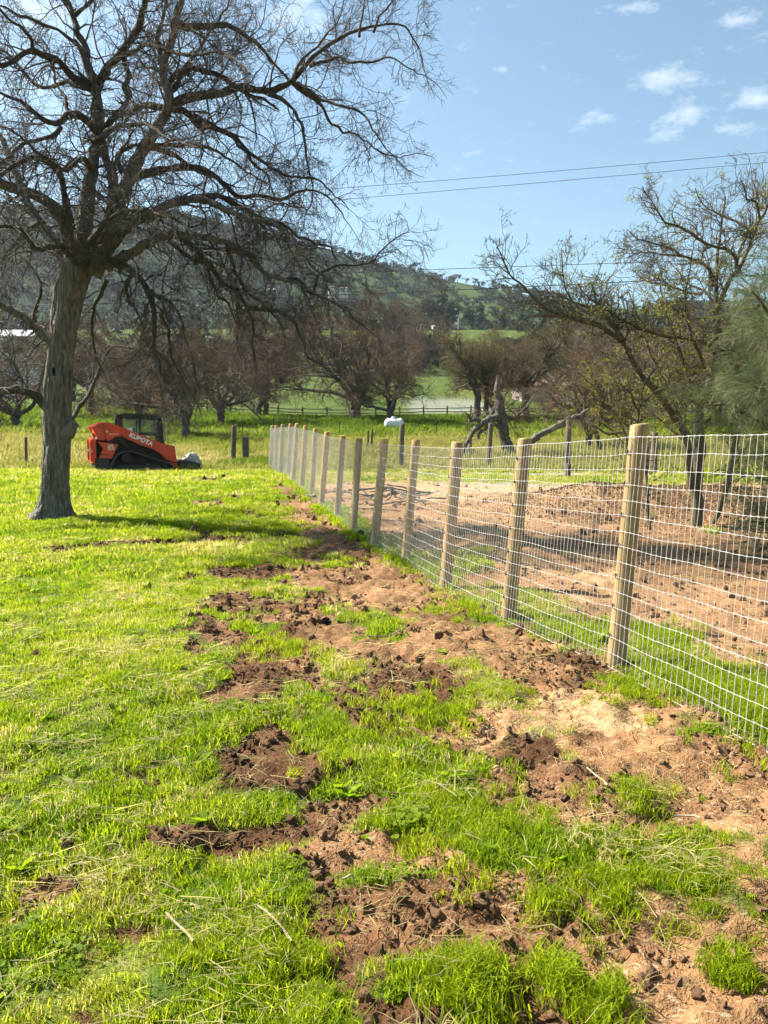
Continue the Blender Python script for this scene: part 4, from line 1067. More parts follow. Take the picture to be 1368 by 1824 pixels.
def yard_tree(parent, po, specs, Y, twm, lfm, per, leafn, dn=9.0, lmax=.75):
    pmm = Y / FPX; cs = []
    for pts, d0, d1, r0, r1 in specs:
        al = np.concatenate([[0], np.cumsum(np.hypot(*np.diff(np.array(pts, float), axis=0).T))]); al /= al[-1]
        rows = np.array([[*at(a, b_, Y + d0 + (d1 - d0) * s_), (r0 + (r1 - r0) * s_) * pmm * .82] for (a, b_), s_ in zip(pts, al)])
        cp, cr, V, q = limb_tube(rows, 9, .014); np_obj('trunk' if pts is specs[0][0] else 'limb', V - po, q, None, M_YBARK, parent, True); cs.append((cp, cr))
    A_, B_, C_, R_ = [], [], [], []
    for cp, cr in cs:
        ln = np.linalg.norm(np.diff(cp, axis=0), axis=1).sum(); m_ = int(ln * dn); ix = np.clip((rng.random(m_) ** .7 * (len(cp) - 2)).astype(int), 1, len(cp) - 2)
        ix = ix[cr[ix] < 0.06]; T = unit(cp[ix + 1] - cp[ix - 1]); rn = unit(np.cross(T, rng.normal(size=(len(ix), 3))) + [0, 0, .25])
        A_.append(cp[ix]); B_.append(T * .75 + rn); C_.append(lmax * (.35 + .65 * rng.random(len(ix)))); R_.append(np.clip(cr[ix] * .45, .005, .012))
    A_, B_, C_, R_ = (np.concatenate(v) for v in (A_, B_, C_, R_))
    p1, r1 = grow(A_, B_, C_, R_, 7, .24, np.array([[0, 0, .03]]))
    P, D, L, rr, _ = spawn(p1, r1, np.full(len(p1), per), .15, 1, 30, 70, .42, C_); p2, r2 = grow(P, D, L, np.full(len(L), .0048), 4, .28, np.array([[0, 0, .02]]))
    P, D, L, rr, _ = spawn(p2, r2, np.full(len(p2), 3), .2, 1, 30, 70, .5, L); p3, r3 = grow(P, D, L, np.full(len(L), .0036), 2, .28, np.array([[0, 0, .02]]))
    V, q = joinvq([tubes(p1, r1, 4), tubes(p2, r2, 3), tubes(p3, r3, 3)]); np_obj('crown', V - po, q, None, twm, parent)
    tips = np.concatenate([p2[:, -1], p3[:, -1]]); sel = rng.integers(0, len(tips), leafn); clus = fbm(tips[sel][:, 0] * 2.2, tips[sel][:, 2] * 2.2, 2, 77)
    sel = sel[clus > .42]; V, q = leaf_quads(tips[sel] + rng.normal(size=(len(sel), 3)) * .015, .021)
    np_obj('leaves', V - po, q, None, lfm, parent)


yard_tree(yt, yo, YL, YY, M_YTWIG, M_YLEAF, 8, 17000, 12.5, .85)
SY = 12.4
sb = at(1157, 937, SY); so_ = np.array([sb[0], SY, zg1(sb[0], SY)])
sh = empty('sapling', so_); tag(sh, 'thin dark sapling growing behind the nearest timber post', 'tree')
yard_tree(sh, so_, [([(1157, 944), (1150, 860), (1142, 800), (1136, 752), (1141, 716), (1149, 684), (1170, 655)], 0, .2, 4, 1.6), ([(1139, 735), (1120, 705), (1108, 690), (1095, 680)], .1, -.4, 2.5, 1), ([(1140, 720), (1165, 700), (1190, 680), (1215, 665)], .1, .6, 2, .8),
                   ([(1138, 770), (1112, 755), (1092, 728), (1080, 700)], .1, .5, 2, .8)], SY, M_YTWIG, M_YLEAF, 6, 1500, 12, .5)
# low brush tangle behind the yard
BYY = 19.0
bb = at(1130, 800, BYY); bo_ = np.array([bb[0], BYY, zg1(bb[0], BYY)])
br = empty('brush_tree', bo_); tag(br, 'low scrubby tree with budding yellow twigs behind the yard', 'tree')
yard_tree(br, bo_, [([(1120, 850), (1118, 800), (1105, 760), (1085, 720), (1060, 690), (1030, 665)], 0, -.5, 4, 1), ([(1118, 800), (1140, 750), (1150, 700), (1170, 650), (1175, 610)], 0, .8, 4, 1), ([(1110, 770), (1080, 770), (1050, 750), (1010, 745)], 0, -.8, 3, 1),
                   ([(1140, 750), (1180, 720), (1210, 690), (1240, 670)], .3, 0, 3, 1), ([(1105, 760), (1110, 700), (1100, 650), (1090, 620)], 0, 1, 3, 1)], BYY, M_YTWIG, M_YLEAF, 8, 5200, 10.5, 1.0)

# ---------------------------------------------------------------- feathery tree at the right edge
M_FEATH = mat_leaf('feathery foliage', [(0.3, (0.17, 0.21, 0.115)), (0.6, (0.23, 0.27, 0.155)), (0.8, (0.29, 0.32, 0.20))], 0.5, False, trans_gain=1.5)
TY = 10.6
tb = at(1440, 985, TY); to_ = np.array([tb[0], TY, zg1(tb[0], TY)])
ft = empty('feathery_tree', to_); tag(ft, 'grey-green feathery needle tree at the right edge of the yard', 'tree')
pmm = TY / FPX
cs = []
for pts, d0, d1, r0, r1 in [([(1440, 985), (1436, 900), (1430, 800), (1425, 700), (1420, 600), (1415, 480)], 0, 0, 11, 3), ([(1430, 850), (1390, 780), (1340, 740), (1290, 722), (1240, 725)], 0, -.5, 5, 1), ([(1428, 760), (1390, 690), (1350, 650), (1310, 640)], 0, .6, 5, 1),
                            ([(1424, 690), (1390, 600), (1360, 545), (1340, 520)], 0, -.7, 5, 1), ([(1432, 900), (1390, 870), (1340, 850), (1310, 860)], 0, .4, 4, 1), ([(1420, 600), (1395, 520), (1372, 470)], 0, .5, 4, 1), ([(1432, 880), (1400, 900), (1370, 930), (1340, 930)], 0, -.6, 4, 1),
                            ([(1430, 820), (1400, 760), (1380, 700), (1345, 690)], 0, -1.0, 4, 1), ([(1424, 740), (1470, 680), (1500, 620)], 0, .3, 5, 1), ([(1430, 830), (1480, 790), (1530, 760)], 0, -.3, 5, 1)]:
    n = len(pts); rows = np.array([[*at(a, b_, TY + d0 + (d1 - d0) * i / (n - 1)), (r0 + (r1 - r0) * i / (n - 1)) * pmm] for i, (a, b_) in enumerate(pts)])
    cp, cr, V, q = limb_tube(rows, 8, .014); np_obj('trunk' if d1 == 0 and r0 == 11 else 'limb', V - to_, q, None, M_YBARK, ft, True); cs.append((cp, cr))
A_, B_ = [], []
for cp, cr in cs:
    m_ = int(len(cp) * 3.4); ix = rng.integers(2, len(cp) - 1, m_); ix = ix[cp[ix, 2] > to_[2] + 0.5]; A_.append(cp[ix]); B_.append(unit(rng.normal(size=(len(ix), 3)) + [-.45, 0, .35]))
A_ = np.concatenate(A_); B_ = np.concatenate(B_)
Lf = .4 + .5 * rng.random(len(A_)); p1, r1 = grow(A_, B_, Lf, np.full(len(A_), .006), 7, .12, np.array([[0, 0, -.06]]))
P, D, L, rr, _ = spawn(p1, r1, np.full(len(p1), 34), .1, 1, 20, 50, .4, Lf)
L = np.clip(L, .12, .30); p2, r2 = grow(P, D, L, np.full(len(L), .0022), 3, .07, np.array([[0, 0, -.09]]), .6)
V, q = joinvq([tubes(p1, r1, 3), tubes(p2, r2, 3)]); np_obj('crown', V - to_, q, None, M_FEATH, ft)
print('feathery', len(p2))

# ---------------------------------------------------------------- foliage-clump trees for the hillside
M_HTREE = mat_leaf('hillside oak foliage', [(0.35, (0.017, 0.026, 0.011)), (0.6, (0.030, 0.040, 0.016)), (0.75, (0.045, 0.046, 0.022))], 0.15, False)
M_EVER = mat_leaf('evergreen foliage', [(0.35, (0.022, 0.040, 0.018)), (0.6, (0.038, 0.060, 0.024)), (0.75, (0.055, 0.080, 0.03))], 0.25, False)
M_HBARE = mat_plain('hillside bare wood', (0.115, 0.098, 0.085), 0.9, var=.3, scale=.05, bump=0)


def clump_tree(rg, n, w_, h_, leaf, conic=False):
    """uneven crown of leaf clumps standing on the origin, height h_; triangles"""
    nl = max(5, n // 26); C0 = np.stack([rg.normal(size=nl) * .26 * w_, rg.normal(size=nl) * .26 * w_, h_ * (.36 + .5 * rg.random(nl))], -1)
    if conic: C0[:, :2] *= (1.25 - C0[:, 2:3] / h_)
    ci = rg.integers(0, nl, n); P = C0[ci] + unit(rg.normal(size=(n, 3))) * np.array([.2 * w_, .2 * w_, .15 * h_]) * rg.random((n, 1)) ** .4
    a = unit(rg.normal(size=(n, 3))) * leaf; b_ = unit(rg.normal(size=(n, 3))) * leaf
    V = np.stack([P - a * .5, P + a * .5, P + b_], 1).reshape(-1, 3); return V, np.arange(n * 3).reshape(-1, 3)


hrg = np.random.default_rng(44)
protoH = [np_mesh('crown', *(lambda v: (v[0], None, v[1]))(clump_tree(hrg, 260, 8, 7.5, .9)), M_HTREE) for _ in range(3)]
protoT = np_mesh('trunk', *tubes(np.array([[[0, 0, -1], [.1, 0, 1.6], [0, .2, 3.6]]], float), np.array([[.4, .3, .2]]), 6), None, M_FARBARK)
# single trees along the ridge
ORD = 'first second third fourth fifth sixth seventh eighth ninth tenth eleventh twelfth thirteenth fourteenth fifteenth sixteenth seventeenth eighteenth nineteenth twentieth'.split()
ridge_px = [(700, 1.0), (716, .8), (735, 1.25), (748, 1.0), (770, .6), (785, .7), (800, .9), (812, 1.1), (826, .8), (842, 1.0), (858, .85), (875, 1.0), (893, .7), (910, 1.1), (925, .9), (664, .9), (648, 1.0), (630, .8), (612, 1.1), (596, .9), (575, 1.0), (555, .8), (400, 1.0), (430, 1.1), (470, 1.0), (505, .9), (530, 1.1), (945, 1.0), (962, .9), (980, 1.1), (20, 1.1), (45, .9)]
for i, (px, s_) in enumerate(ridge_px):
    Y = HY - 6 + 10 * math.sin(i * 1.7); x = (px - CX) / FPX * Y; e = empty('ridge_tree', (x, Y, float(zhill(np.array(x), np.array(Y))) - .5), i * 1.3); e.scale = (s_ * 1.05,) * 3
    rk = sorted(p_ for p_, _ in ridge_px if p_ >= 690)
    tag(e, ('%s small dark tree along the hill ridge, counting right from the big oak crown' % ORD[rk.index(px)]) if px >= 690 else 'small dark tree on the hill ridge seen through the twigs of the big oak', 'tree', 'trees on the ridge line')
    link(bpy.data.objects.new('trunk', protoT), e); link(bpy.data.objects.new('crown', protoH[i % 3]), e)
# the wood on the slope reads as one mass
Vs, Ts, oo = [], [], 0
cnt = 0
for k in range(9000):
    x = hrg.uniform(-520, 480); y = 402 + 350 * hrg.random() ** 0.9; tt = (y - 400) / 360
    dens = fbm(np.array(x * .016), np.array(y * .016), 3, 81) + .34 * (1 - tt) - .05 * smooth(-50, 150, np.array(x)) * tt + (0.14 if x < -60 else 0)
    if dens < .47: continue
    s_ = .5 + .75 * hrg.random(); V, T = clump_tree(hrg, 50, 8 * s_, 7 * s_ * (1 + .5 * (tt < .2)), 1.9 * s_)
    V = V + [x, y, float(zhill(np.array(x), np.array(y))) - .8]; Vs.append(V); Ts.append(T + oo); oo += len(V); cnt += 1
    if cnt > 4600: break
wood = np_obj('hillside_wood', np.concatenate(Vs), None, np.concatenate(Ts), M_HTREE)
tag(wood, 'scattered oak wood covering the hillside', 'trees', None, 'stuff'); print('hill trees', cnt)
# brush and hedges on the valley floor
Vs, Ts, oo = [], [], 0
for k in range(900):
    y = 150 + 260 * hrg.random(); x = hrg.uniform(-.62, .62) * y
    if k > 520: y = hrg.uniform(205, 232); x = hrg.uniform(-.3, .5) * y
    px = CX + x / y * FPX; 
    if 795 < px < 905 and y < 330: continue
    if 520 < px < 590 and y < 330: continue
    s_ = .45 + .6 * hrg.random(); V, T = clump_tree(hrg, 90, 8 * s_, 6.5 * s_, 1.3 * s_); V = V + [x, y, float(zbase(x, y)) - .6]; Vs.append(V); Ts.append(T + oo); oo += len(V)
tag(np_obj('valley_brush', np.concatenate(Vs), None, np.concatenate(Ts), M_HTREE), 'dark brush filling the valley floor below the hill', 'brush', None, 'stuff')
protoE = [np_mesh('crown', *(lambda v: (v[0], None, v[1]))(clump_tree(hrg, 420, 5.5, 11, 1.0, True)), M_EVER) for _ in range(3)]
EVG = sorted([(700, 340, 44), (745, 345, 40), (765, 338, 62), (783, 342, 70), (800, 336, 62), (835, 350, 48), (850, 345, 52), (890, 350, 44), (928, 352, 40), (640, 350, 46), (600, 345, 44), (690, 400, 46), (960, 350, 40)])
for i, (px, Y, hpx) in enumerate(EVG):
    x = (px - CX) / FPX * Y; s_ = hpx / FPX * Y / 11; e = empty('evergreen_tree', (x, Y, float(zbase(x, Y))), i * 2.1); e.scale = (s_ * 1.2, s_ * 1.2, s_)
    tag(e, '%s dark evergreen from the left in the row at the foot of the hill' % ORD[i], 'tree', 'evergreens at the foot of the hill')
    link(bpy.data.objects.new('trunk', protoT), e); link(bpy.data.objects.new('crown', protoE[i % 3]), e)

# ---------------------------------------------------------------- buildings
M_ROOFB = mat_plain('brown roof', (0.22, 0.15, 0.12), 0.9, var=.25, scale=3, bump=.2)
M_ROOFW = mat_plain('metal roof', (0.70, 0.71, 0.72), 0.5, .2, var=.1, scale=2, bump=0)
M_WALLW = mat_plain('white wall', (0.74, 0.72, 0.68), 0.8, var=.08, scale=2, bump=.05)
M_WALLT = mat_plain('tan wall', (0.50, 0.42, 0.36), 0.85, var=.12, scale=2, bump=.05)
M_PANE = mat_plain('dark window', (0.03, 0.035, 0.04), 0.15, var=.1, bump=0, spec=.6)


def house(px, py, Y, wpx, hpx, label, wall, roof, rz=0.0, name='house', deep=0.7, z=None, pitch=.38):
    b_ = at(px, py, Y); W = wpx / FPX * Y; Hh = hpx / FPX * Y; zz = float(zbase(b_[0], Y)) if z is None else z
    base = b_[2]
    e = empty(name, (b_[0], Y, base), rz); tag(e, label, 'house', 'buildings across the valley'); D = W * deep; rise = D * pitch * .5; wh = max(Hh - rise, Hh * .5)
    bm = bmesh.new(); box(bm, -W / 2, W / 2, -D / 2, D / 2, -6, wh); bm_obj('wall', bm, wall, e)
    bm = bmesh.new(); ov = .35
    for sgn in (-1, 1):
        prism(bm, [(0, 0), (0, 0)], 0, 0) if False else None
    pr = [(-D / 2 - ov, wh - .12), (0, wh + rise), (D / 2 + ov, wh - .12), (D / 2 + ov, wh + .08), (0, wh + rise + .22), (-D / 2 - ov, wh + .08)]
    a = [bm.verts.new((-W / 2 - ov, p[0], p[1])) for p in pr]; c2 = [bm.verts.new((W / 2 + ov, p[0], p[1])) for p in pr]
    bm.faces.new(a); bm.faces.new(c2[::-1])
    for i in range(6): bm.faces.new((a[i], a[(i + 1) % 6], c2[(i + 1) % 6], c2[i]))
    bm_obj('roof', bm, roof, e)
    bm = bmesh.new()
    for x_ in (-W / 2, W / 2):
        bm.faces.new([bm.verts.new((x_, -D / 2, wh)), bm.verts.new((x_, D / 2, wh)), bm.verts.new((x_, 0, wh + rise))])
    bm_obj('gable', bm, wall, e)
    for x_ in (-.3, .05, .32):
        bm = bmesh.new(); box(bm, x_ * W - .5, x_ * W + .5, -D / 2 - .06, -D / 2 - .02, wh * .35, wh * .8); bm_obj('window', bm, M_PANE, e)
    return e


house(962, 712, 120, 84, 34, 'brown-roofed house with pale wall behind the broken oak', M_WALLT, M_ROOFB, .2)
g = house(972, 694, 128, 34, 26, 'small gable with white trim rising behind the brown-roofed house', M_WALLT, M_ROOFW, 1.5, pitch=.9)
house(736, 592, 300, 26, 15, 'white barn among the evergreens below the hill', M_WALLW, M_ROOFW, .1)
house(775, 590, 305, 10, 9, 'tiny white shed right of the white barn', M_WALLW, M_ROOFW, .3)
house(813, 562, 372, 10, 10, 'white gabled house above the evergreens', M_WALLW, M_ROOFW, 1.2, pitch=.9)
house(488, 521, 560, 24, 6, 'low white house on the hillside seen through the oak limbs', M_WALLW, M_ROOFW, .1, z=0)
house(612, 516, 560, 14, 4, 'low pale house on the hillside right of the low white house', M_WALLT, M_ROOFB, -.2, z=0)
house(590, 515, 565, 10, 5, 'tiny shed on the hillside between the two low houses', M_WALLT, M_ROOFB, .2, z=0)
house(440, 478, 640, 14, 5, 'pale cabin high on the hillside behind the oak limbs', M_WALLW, M_ROOFW, .2, z=0)
house(20, 648, 120, 95, 56, 'white building behind the bare oaks left of the big trunk', M_WALLW, M_ROOFW, .1)
house(1180, 692, 125, 90, 26, 'pale-roofed low building behind the young leafing tree', M_WALLT, M_ROOFW, -.1)

# ---------------------------------------------------------------- gas tank
GTY = 64.0
gt0 = at(702, 772, GTY); gt = empty('gas_tank', (gt0[0], GTY, float(zbase(gt0[0], GTY))), .06); tag(gt, 'white horizontal propane tank on the grass under the oaks', 'tank')
sgt = 35 / FPX * GTY / 2
ths = np.linspace(0, math.pi, 15); r_ = .42
prof = [(-sgt, 0.0)] + [(-sgt + r_ * .8 * (1 - math.cos(a)), r_ * math.sin(a)) for a in np.linspace(.2, math.pi / 2, 6)] + [(sgt - r_ * .8 * (1 - math.cos(a)), r_ * math.sin(a)) for a in np.linspace(math.pi / 2, .2, 6)] + [(sgt, 0.0)]
K = 24; ang = np.arange(K) * 2 * math.pi / K
V = np.array([[x, rr_ * math.cos(a), .62 + rr_ * math.sin(a)] for x, rr_ in prof for a in ang]); S_ = len(prof)
i = (np.arange(S_ - 1)[:, None] * K + np.arange(K)[None]).ravel(); j = (np.arange(S_ - 1)[:, None] * K + (np.arange(K)[None] + 1) % K).ravel()
np_obj('body', V, np.stack([i, j, j + K, i + K], 1), None, M_WHITE, gt, True)
for xs_ in (-.42, 0.0, .42):
    sr = np.array([[[xs_, .424 * math.cos(a), .62 + .424 * math.sin(a)] for a in np.linspace(0, 2 * math.pi, 25)]]); V, q = tubes(sr, np.full((1, 25), .008), 4); np_obj('weld_seam', V, q, None, M_WHITE, gt)
bm = bmesh.new(); bmesh.ops.create_cone(bm, segments=20, radius1=.2, radius2=.15, depth=.22, cap_ends=True, matrix=Matrix.Translation((-.05, 0, 1.1))); bm_obj('valve_dome', bm, M_WHITE, gt, False, .02)
for sx_ in (-.5, .5):
    bm = bmesh.new(); prism(bm, [(sx_ - .08, -.15), (sx_ + .08, -.15), (sx_ + .08, .34), (sx_ - .08, .34)], -.3, .3); bm_obj('foot', bm, M_STEEL, gt)
    bm = bmesh.new(); bmesh.ops.create_cone(bm, segments=8, radius1=.03, radius2=.03, depth=.12, cap_ends=True, matrix=Matrix.Translation((sx_ * 1.1, 0, 1.05))); bm_obj('lifting_lug', bm, M_WHITE, gt)

# ---------------------------------------------------------------- compact track loader
M_RED = mat_plain('orange-red paint', (0.66, 0.050, 0.014), 0.35, var=.18, scale=3, bump=.02, spec=.5)
M_BLK = mat_plain('black steel', (0.018, 0.018, 0.020), 0.55, var=.3, scale=6, bump=.05, spec=.4)
M_DGREY = mat_plain('dusty dark steel', (0.060, 0.058, 0.055), 0.7, .2, var=.35, scale=5, bump=.1)
M_RUB = mat_plain('dusty rubber', (0.075, 0.068, 0.060), 0.85, var=.4, scale=8, bump=.2)
M_TXT = mat_plain('white lettering', (0.80, 0.80, 0.78), 0.5, var=.04, bump=0)
M_YEL = mat_plain('warning yellow', (0.75, 0.50, 0.03), 0.5, var=.05, bump=0)
m, t, o = mat_new('cab glass'); M_GLASS = m
tr_ = t.n('ShaderNodeBsdfTransparent'); tr_.inputs[0].default_value = (.72, .76, .75, 1); gl_ = t.n('ShaderNodeBsdfGlossy'); gl_.inputs['Roughness'].default_value = .05; gl_.inputs[0].default_value = (.8, .85, .9, 1)
mx = t.n('ShaderNodeMixShader'); mx.inputs[0].default_value = .07; t.l(tr_.outputs[0], mx.inputs[1]); t.l(gl_.outputs[0], mx.inputs[2]); t.l(mx.outputs[0], o.inputs[0])

KS = 0.00362
def CP(*pts): return [((a - 170) * KS, (705 - b_) * KS) for a, b_ in pts]
YAW = math.radians(25)
LY = 26.0
p0 = at(172, 844, LY)
left = np.array([-math.sin(YAW), math.cos(YAW)])
lx, ly = p0[0] + left[0] * .86, LY + left[1] * .86
loader = empty('track_loader', (lx, ly, zg1(lx, ly) - .03), YAW)
tag(loader, 'orange-red compact track loader with black cab carrying a boulder in its bucket', 'loader')


def lpart(name, mat, parent=loader, bevel=.012, smooth_=False, boxes=(), prisms=()):
    bm = bmesh.new()
    for b_ in boxes: box(bm, *b_)
    for pts, y0, y1 in prisms: prism(bm, pts, y0, y1)
    return bm_obj(name, bm, mat, parent, smooth_, bevel)


# chassis and rear
lpart('chassis', M_BLK, prisms=[(CP((178, 400), (290, 395), (420, 360), (560, 432), (760, 520), (850, 640), (860, 668), (560, 668), (300, 668), (175, 640)), -.46, .46)])
lpart('counterweight', M_DGREY, prisms=[(CP((165, 560), (292, 560), (285, 662), (180, 655), (160, 640)), -.80, .80)])
rd = lpart('rear_door', M_RED, boxes=[(-.10, .02, -.78, .78, .36, 1.20)])
for s_ in (-1, 1):
    for z0 in (.42, .82):
        lpart('tail_frame', M_RED, rd, .008, boxes=[(-.155, -.095, s_ * .76 - .20 * (s_ > 0), s_ * .76 + .20 * (s_ < 0), z0, z0 + .05), (-.155, -.095, s_ * .76 - .20 * (s_ > 0), s_ * .76 + .20 * (s_ < 0), z0 + .27, z0 + .32),
               (-.155, -.095, s_ * .72 - .02, s_ * .72 + .02, z0 + .05, z0 + .27), (-.155, -.095, s_ * .58 - .02, s_ * .58 + .02, z0 + .05, z0 + .27)])
        lpart('tail_light', mat_plain('tail light', (.35, .02, .015), .3, bump=0), rd, .004, boxes=[(-.112, -.101, s_ * .65 - .045, s_ * .65 + .045, z0 + .07, z0 + .25)])
lpart('hood_grille', M_BLK, rd, .004, boxes=[(-.115, -.10, -.42, .42, .55, 1.05)])
lpart('hood', M_BLK, prisms=[(CP((180, 395), (330, 395), (400, 330), (390, 290), (230, 330)), -.45, .45)])
for s_ in (-1, 1):
    y0, y1 = sorted((s_ * .47, s_ * .74))
    pn = lpart('side_panel', M_RED, prisms=[(CP((195, 404), (376, 432), (312, 566), (198, 560), (240, 470)), y0, y1)])
    y0, y1 = sorted((s_ * .60, s_ * .745))
    lpart('panel_vent', M_BLK, pn, .004, prisms=[(CP((215, 520), (300, 525), (292, 532), (218, 527)), y0, y1)])
    # boom arm
    y0, y1 = sorted((s_ * .62, s_ * .80))
    arm = lpart('boom_arm', M_RED, bevel=.015, prisms=[(CP((145, 268), (195, 240), (235, 224), (310, 232), (350, 246), (470, 296), (640, 370), (760, 418), (830, 440), (890, 454), (903, 560), (920, 700), (882, 700), (862, 642), (800, 548), (700, 482), (560, 430), (425, 362), (355, 352), (290, 402), (262, 372), (262, 390), (198, 390)), y0, y1)])
    ye = s_ * .805
    for (a, b_) in ((205, 264), (302, 292), (407, 350), (878, 458)):
        bm = bmesh.new(); bmesh.ops.create_cone(bm, segments=14, radius1=.035, radius2=.03, depth=.05, cap_ends=True, matrix=Matrix.Translation(((a - 170) * KS, ye, (705 - b_) * KS)) @ Matrix.Rotation(math.pi / 2, 4, 'X'))
        bm_obj('pivot_pin', bm, M_BLK, arm, False)
    y0, y1 = sorted((s_ * .80, s_ * .806))
    lpart('decal', M_YEL, arm, 0, prisms=[(CP((262, 303), (290, 303), (290, 318), (262, 318)), y0, y1)])
    lpart('arm_seam', M_BLK, arm, 0, prisms=[(CP((245, 240), (251, 240), (266, 388), (260, 388)), y0, y1)])
    # lift cylinder
    c0 = np.array([(370 - 170) * KS, s_ * .56, (705 - 360) * KS]); c1 = np.array([(560 - 170) * KS, s_ * .56, (705 - 560) * KS])
    V, q = tubes(np.array([[c0, (c0 + c1) / 2, c1]]), np.array([[.05, .05, .045]]), 12); np_obj('lift_cylinder', V, q, None, M_DGREY, loader, True)
    # track
    loop2 = catmull(np.array([[*p, 0] for p in CP((278, 700), (300, 625), (345, 540), (395, 503), (450, 492), (520, 505), (640, 548), (760, 588), (825, 612), (860, 640), (880, 680), (868, 708), (760, 712), (560, 712), (400, 712), (300, 712), (278, 700))]), .05)[:-1, :2]
    n = len(loop2); tg = unit(np.roll(loop2, -1, 0) - np.roll(loop2, 1, 0)); nrm = np.stack([-tg[:, 1], tg[:, 0]], -1)
    yi, yo_ = sorted((s_ * .47, s_ * .87)); V = []
    for p, nn_ in zip(loop2, nrm):
        for (yy_, k_) in ((yi, 0), (yo_, 0), (yo_, .045), (yi, .045)): V.append([p[0] - nn_[0] * k_, yy_, p[1] - nn_[1] * k_])
    V = np.array(V); q = []
    for a in range(n):
        b_ = (a + 1) % n
        for e_ in range(4): q.append([a * 4 + e_, b_ * 4 + e_, b_ * 4 + (e_ + 1) % 4, a * 4 + (e_ + 1) % 4])
    trk = np_obj('track', V, q, None, M_RUB, loader)
    bm = bmesh.new()
    for a in range(0, n, 2):
        p, nn_, tt_ = loop2[a], nrm[a], tg[a]
        vs = []
        for yy_ in (yi, yo_):
            for du, dn_ in ((-.018, 0), (.018, 0), (.012, .035), (-.012, .035)):
                vs.append(bm.verts.new((p[0] + tt_[0] * du + nn_[0] * dn_, yy_, p[1] + tt_[1] * du + nn_[1] * dn_)))
        for f in ((0, 1, 2, 3), (7, 6, 5, 4), (0, 4, 5, 1), (1, 5, 6, 2), (2, 6, 7, 3), (3, 7, 4, 0)): bm.faces.new([vs[i_] for i_ in f])
    tag(bm_obj('tread_lugs', bm, M_RUB, trk), kind='stuff')
    y0, y1 = sorted((s_ * .55, s_ * .80))
    lpart('track_frame', M_DGREY, trk, .02, prisms=[(CP((345, 640), (420, 628), (700, 632), (790, 655), (790, 690), (345, 690)), y0, y1)])
    for (a, b_, rr_) in ((445, 560, .17), (828, 660, .14), (325, 662, .12), (440, 690, .065), (540, 690, .065), (640, 690, .065), (730, 690, .065)):
        bm = bmesh.new(); bmesh.ops.create_cone(bm, segments=20, radius1=rr_, radius2=rr_, depth=.26, cap_ends=True, matrix=Matrix.Translation(((a - 170) * KS, s_ * .67, (705 - b_) * KS)) @ Matrix.Rotation(math.pi / 2, 4, 'X'))
        bm_obj('road_wheel', bm, M_BLK, trk, False, .01)
lpart('cross_tube', M_RED, bevel=.02, boxes=[((175 - 170) * KS, (250 - 170) * KS, -.62, .62, (705 - 330) * KS, (705 - 275) * KS)])
# cab
cab = empty('cab', (0, 0, 0), 0, loader)
lpart('roof', M_BLK, cab, .03, prisms=[(CP((385, 150), (430, 140), (760, 152), (790, 170), (795, 205), (400, 190)), -.45, .45)])
lpart('roof_rail', M_DGREY, cab, .008, prisms=[(CP((400, 150), (440, 136), (770, 149), (770, 158), (440, 146), (405, 162)), -.47, -.452)])
for s_ in (-1, 1):
    y0, y1 = sorted((s_ * .385, s_ * .45))
    lpart('rear_pillar', M_BLK, cab, .012, prisms=[(CP((385, 160), (430, 160), (430, 380), (385, 345)), y0, y1)])
    lpart('front_pillar', M_BLK, cab, .012, prisms=[(CP((745, 190), (795, 190), (812, 460), (780, 450), (755, 330)), y0, y1)])
    lpart('middle_pillar', M_BLK, cab, .008, prisms=[(CP((578, 190), (592, 190), (592, 330), (578, 330)), y0, y1)])
    lpart('belt_rail', M_BLK, cab, .008, prisms=[(CP((430, 322), (760, 322), (760, 346), (430, 346)), y0, y1)])
    lpart('lower_door', M_BLK, cab, .008, prisms=[(CP((385, 420), (812, 420), (825, 500), (385, 500)), y0, y1)])
    yg = s_ * .415
    bm = bmesh.new(); bm.faces.new([bm.verts.new((p[0], yg, p[1])) for p in CP((430, 190), (750, 190), (780, 420), (430, 420))]); bm_obj('side_glass', bm, M_GLASS, cab)
    yb_ = s_ * .44
    for x_ in range(450, 770, 21):
        lpart('grille_bar', M_BLK, cab, 0, boxes=[((x_ - 170) * KS - .004, (x_ - 170) * KS + .004, yb_ - .004, yb_ + .004, (705 - 420) * KS, (705 - 192) * KS)])
    for z_ in range(208, 415, 21):
        lpart('grille_bar', M_BLK, cab, 0, boxes=[((432 - 170) * KS, (770 - 170) * KS, yb_ - .0095, yb_ - .0045, (705 - z_) * KS - .004, (705 - z_) * KS + .004)])
lpart('seat', M_BLK, cab, .03, prisms=[(CP((490, 290), (540, 285), (550, 400), (640, 405), (640, 440), (490, 440)), -.25, .25)])
lpart('mirror', M_WHITE, cab, .01, boxes=[((465 - 170) * KS, (512 - 170) * KS, -.60, -.54, (705 - 312) * KS, (705 - 276) * KS)])
lpart('work_light', M_DGREY, cab, .01, boxes=[((368 - 170) * KS, (392 - 170) * KS, -.42, -.30, (705 - 190) * KS, (705 - 152) * KS)])
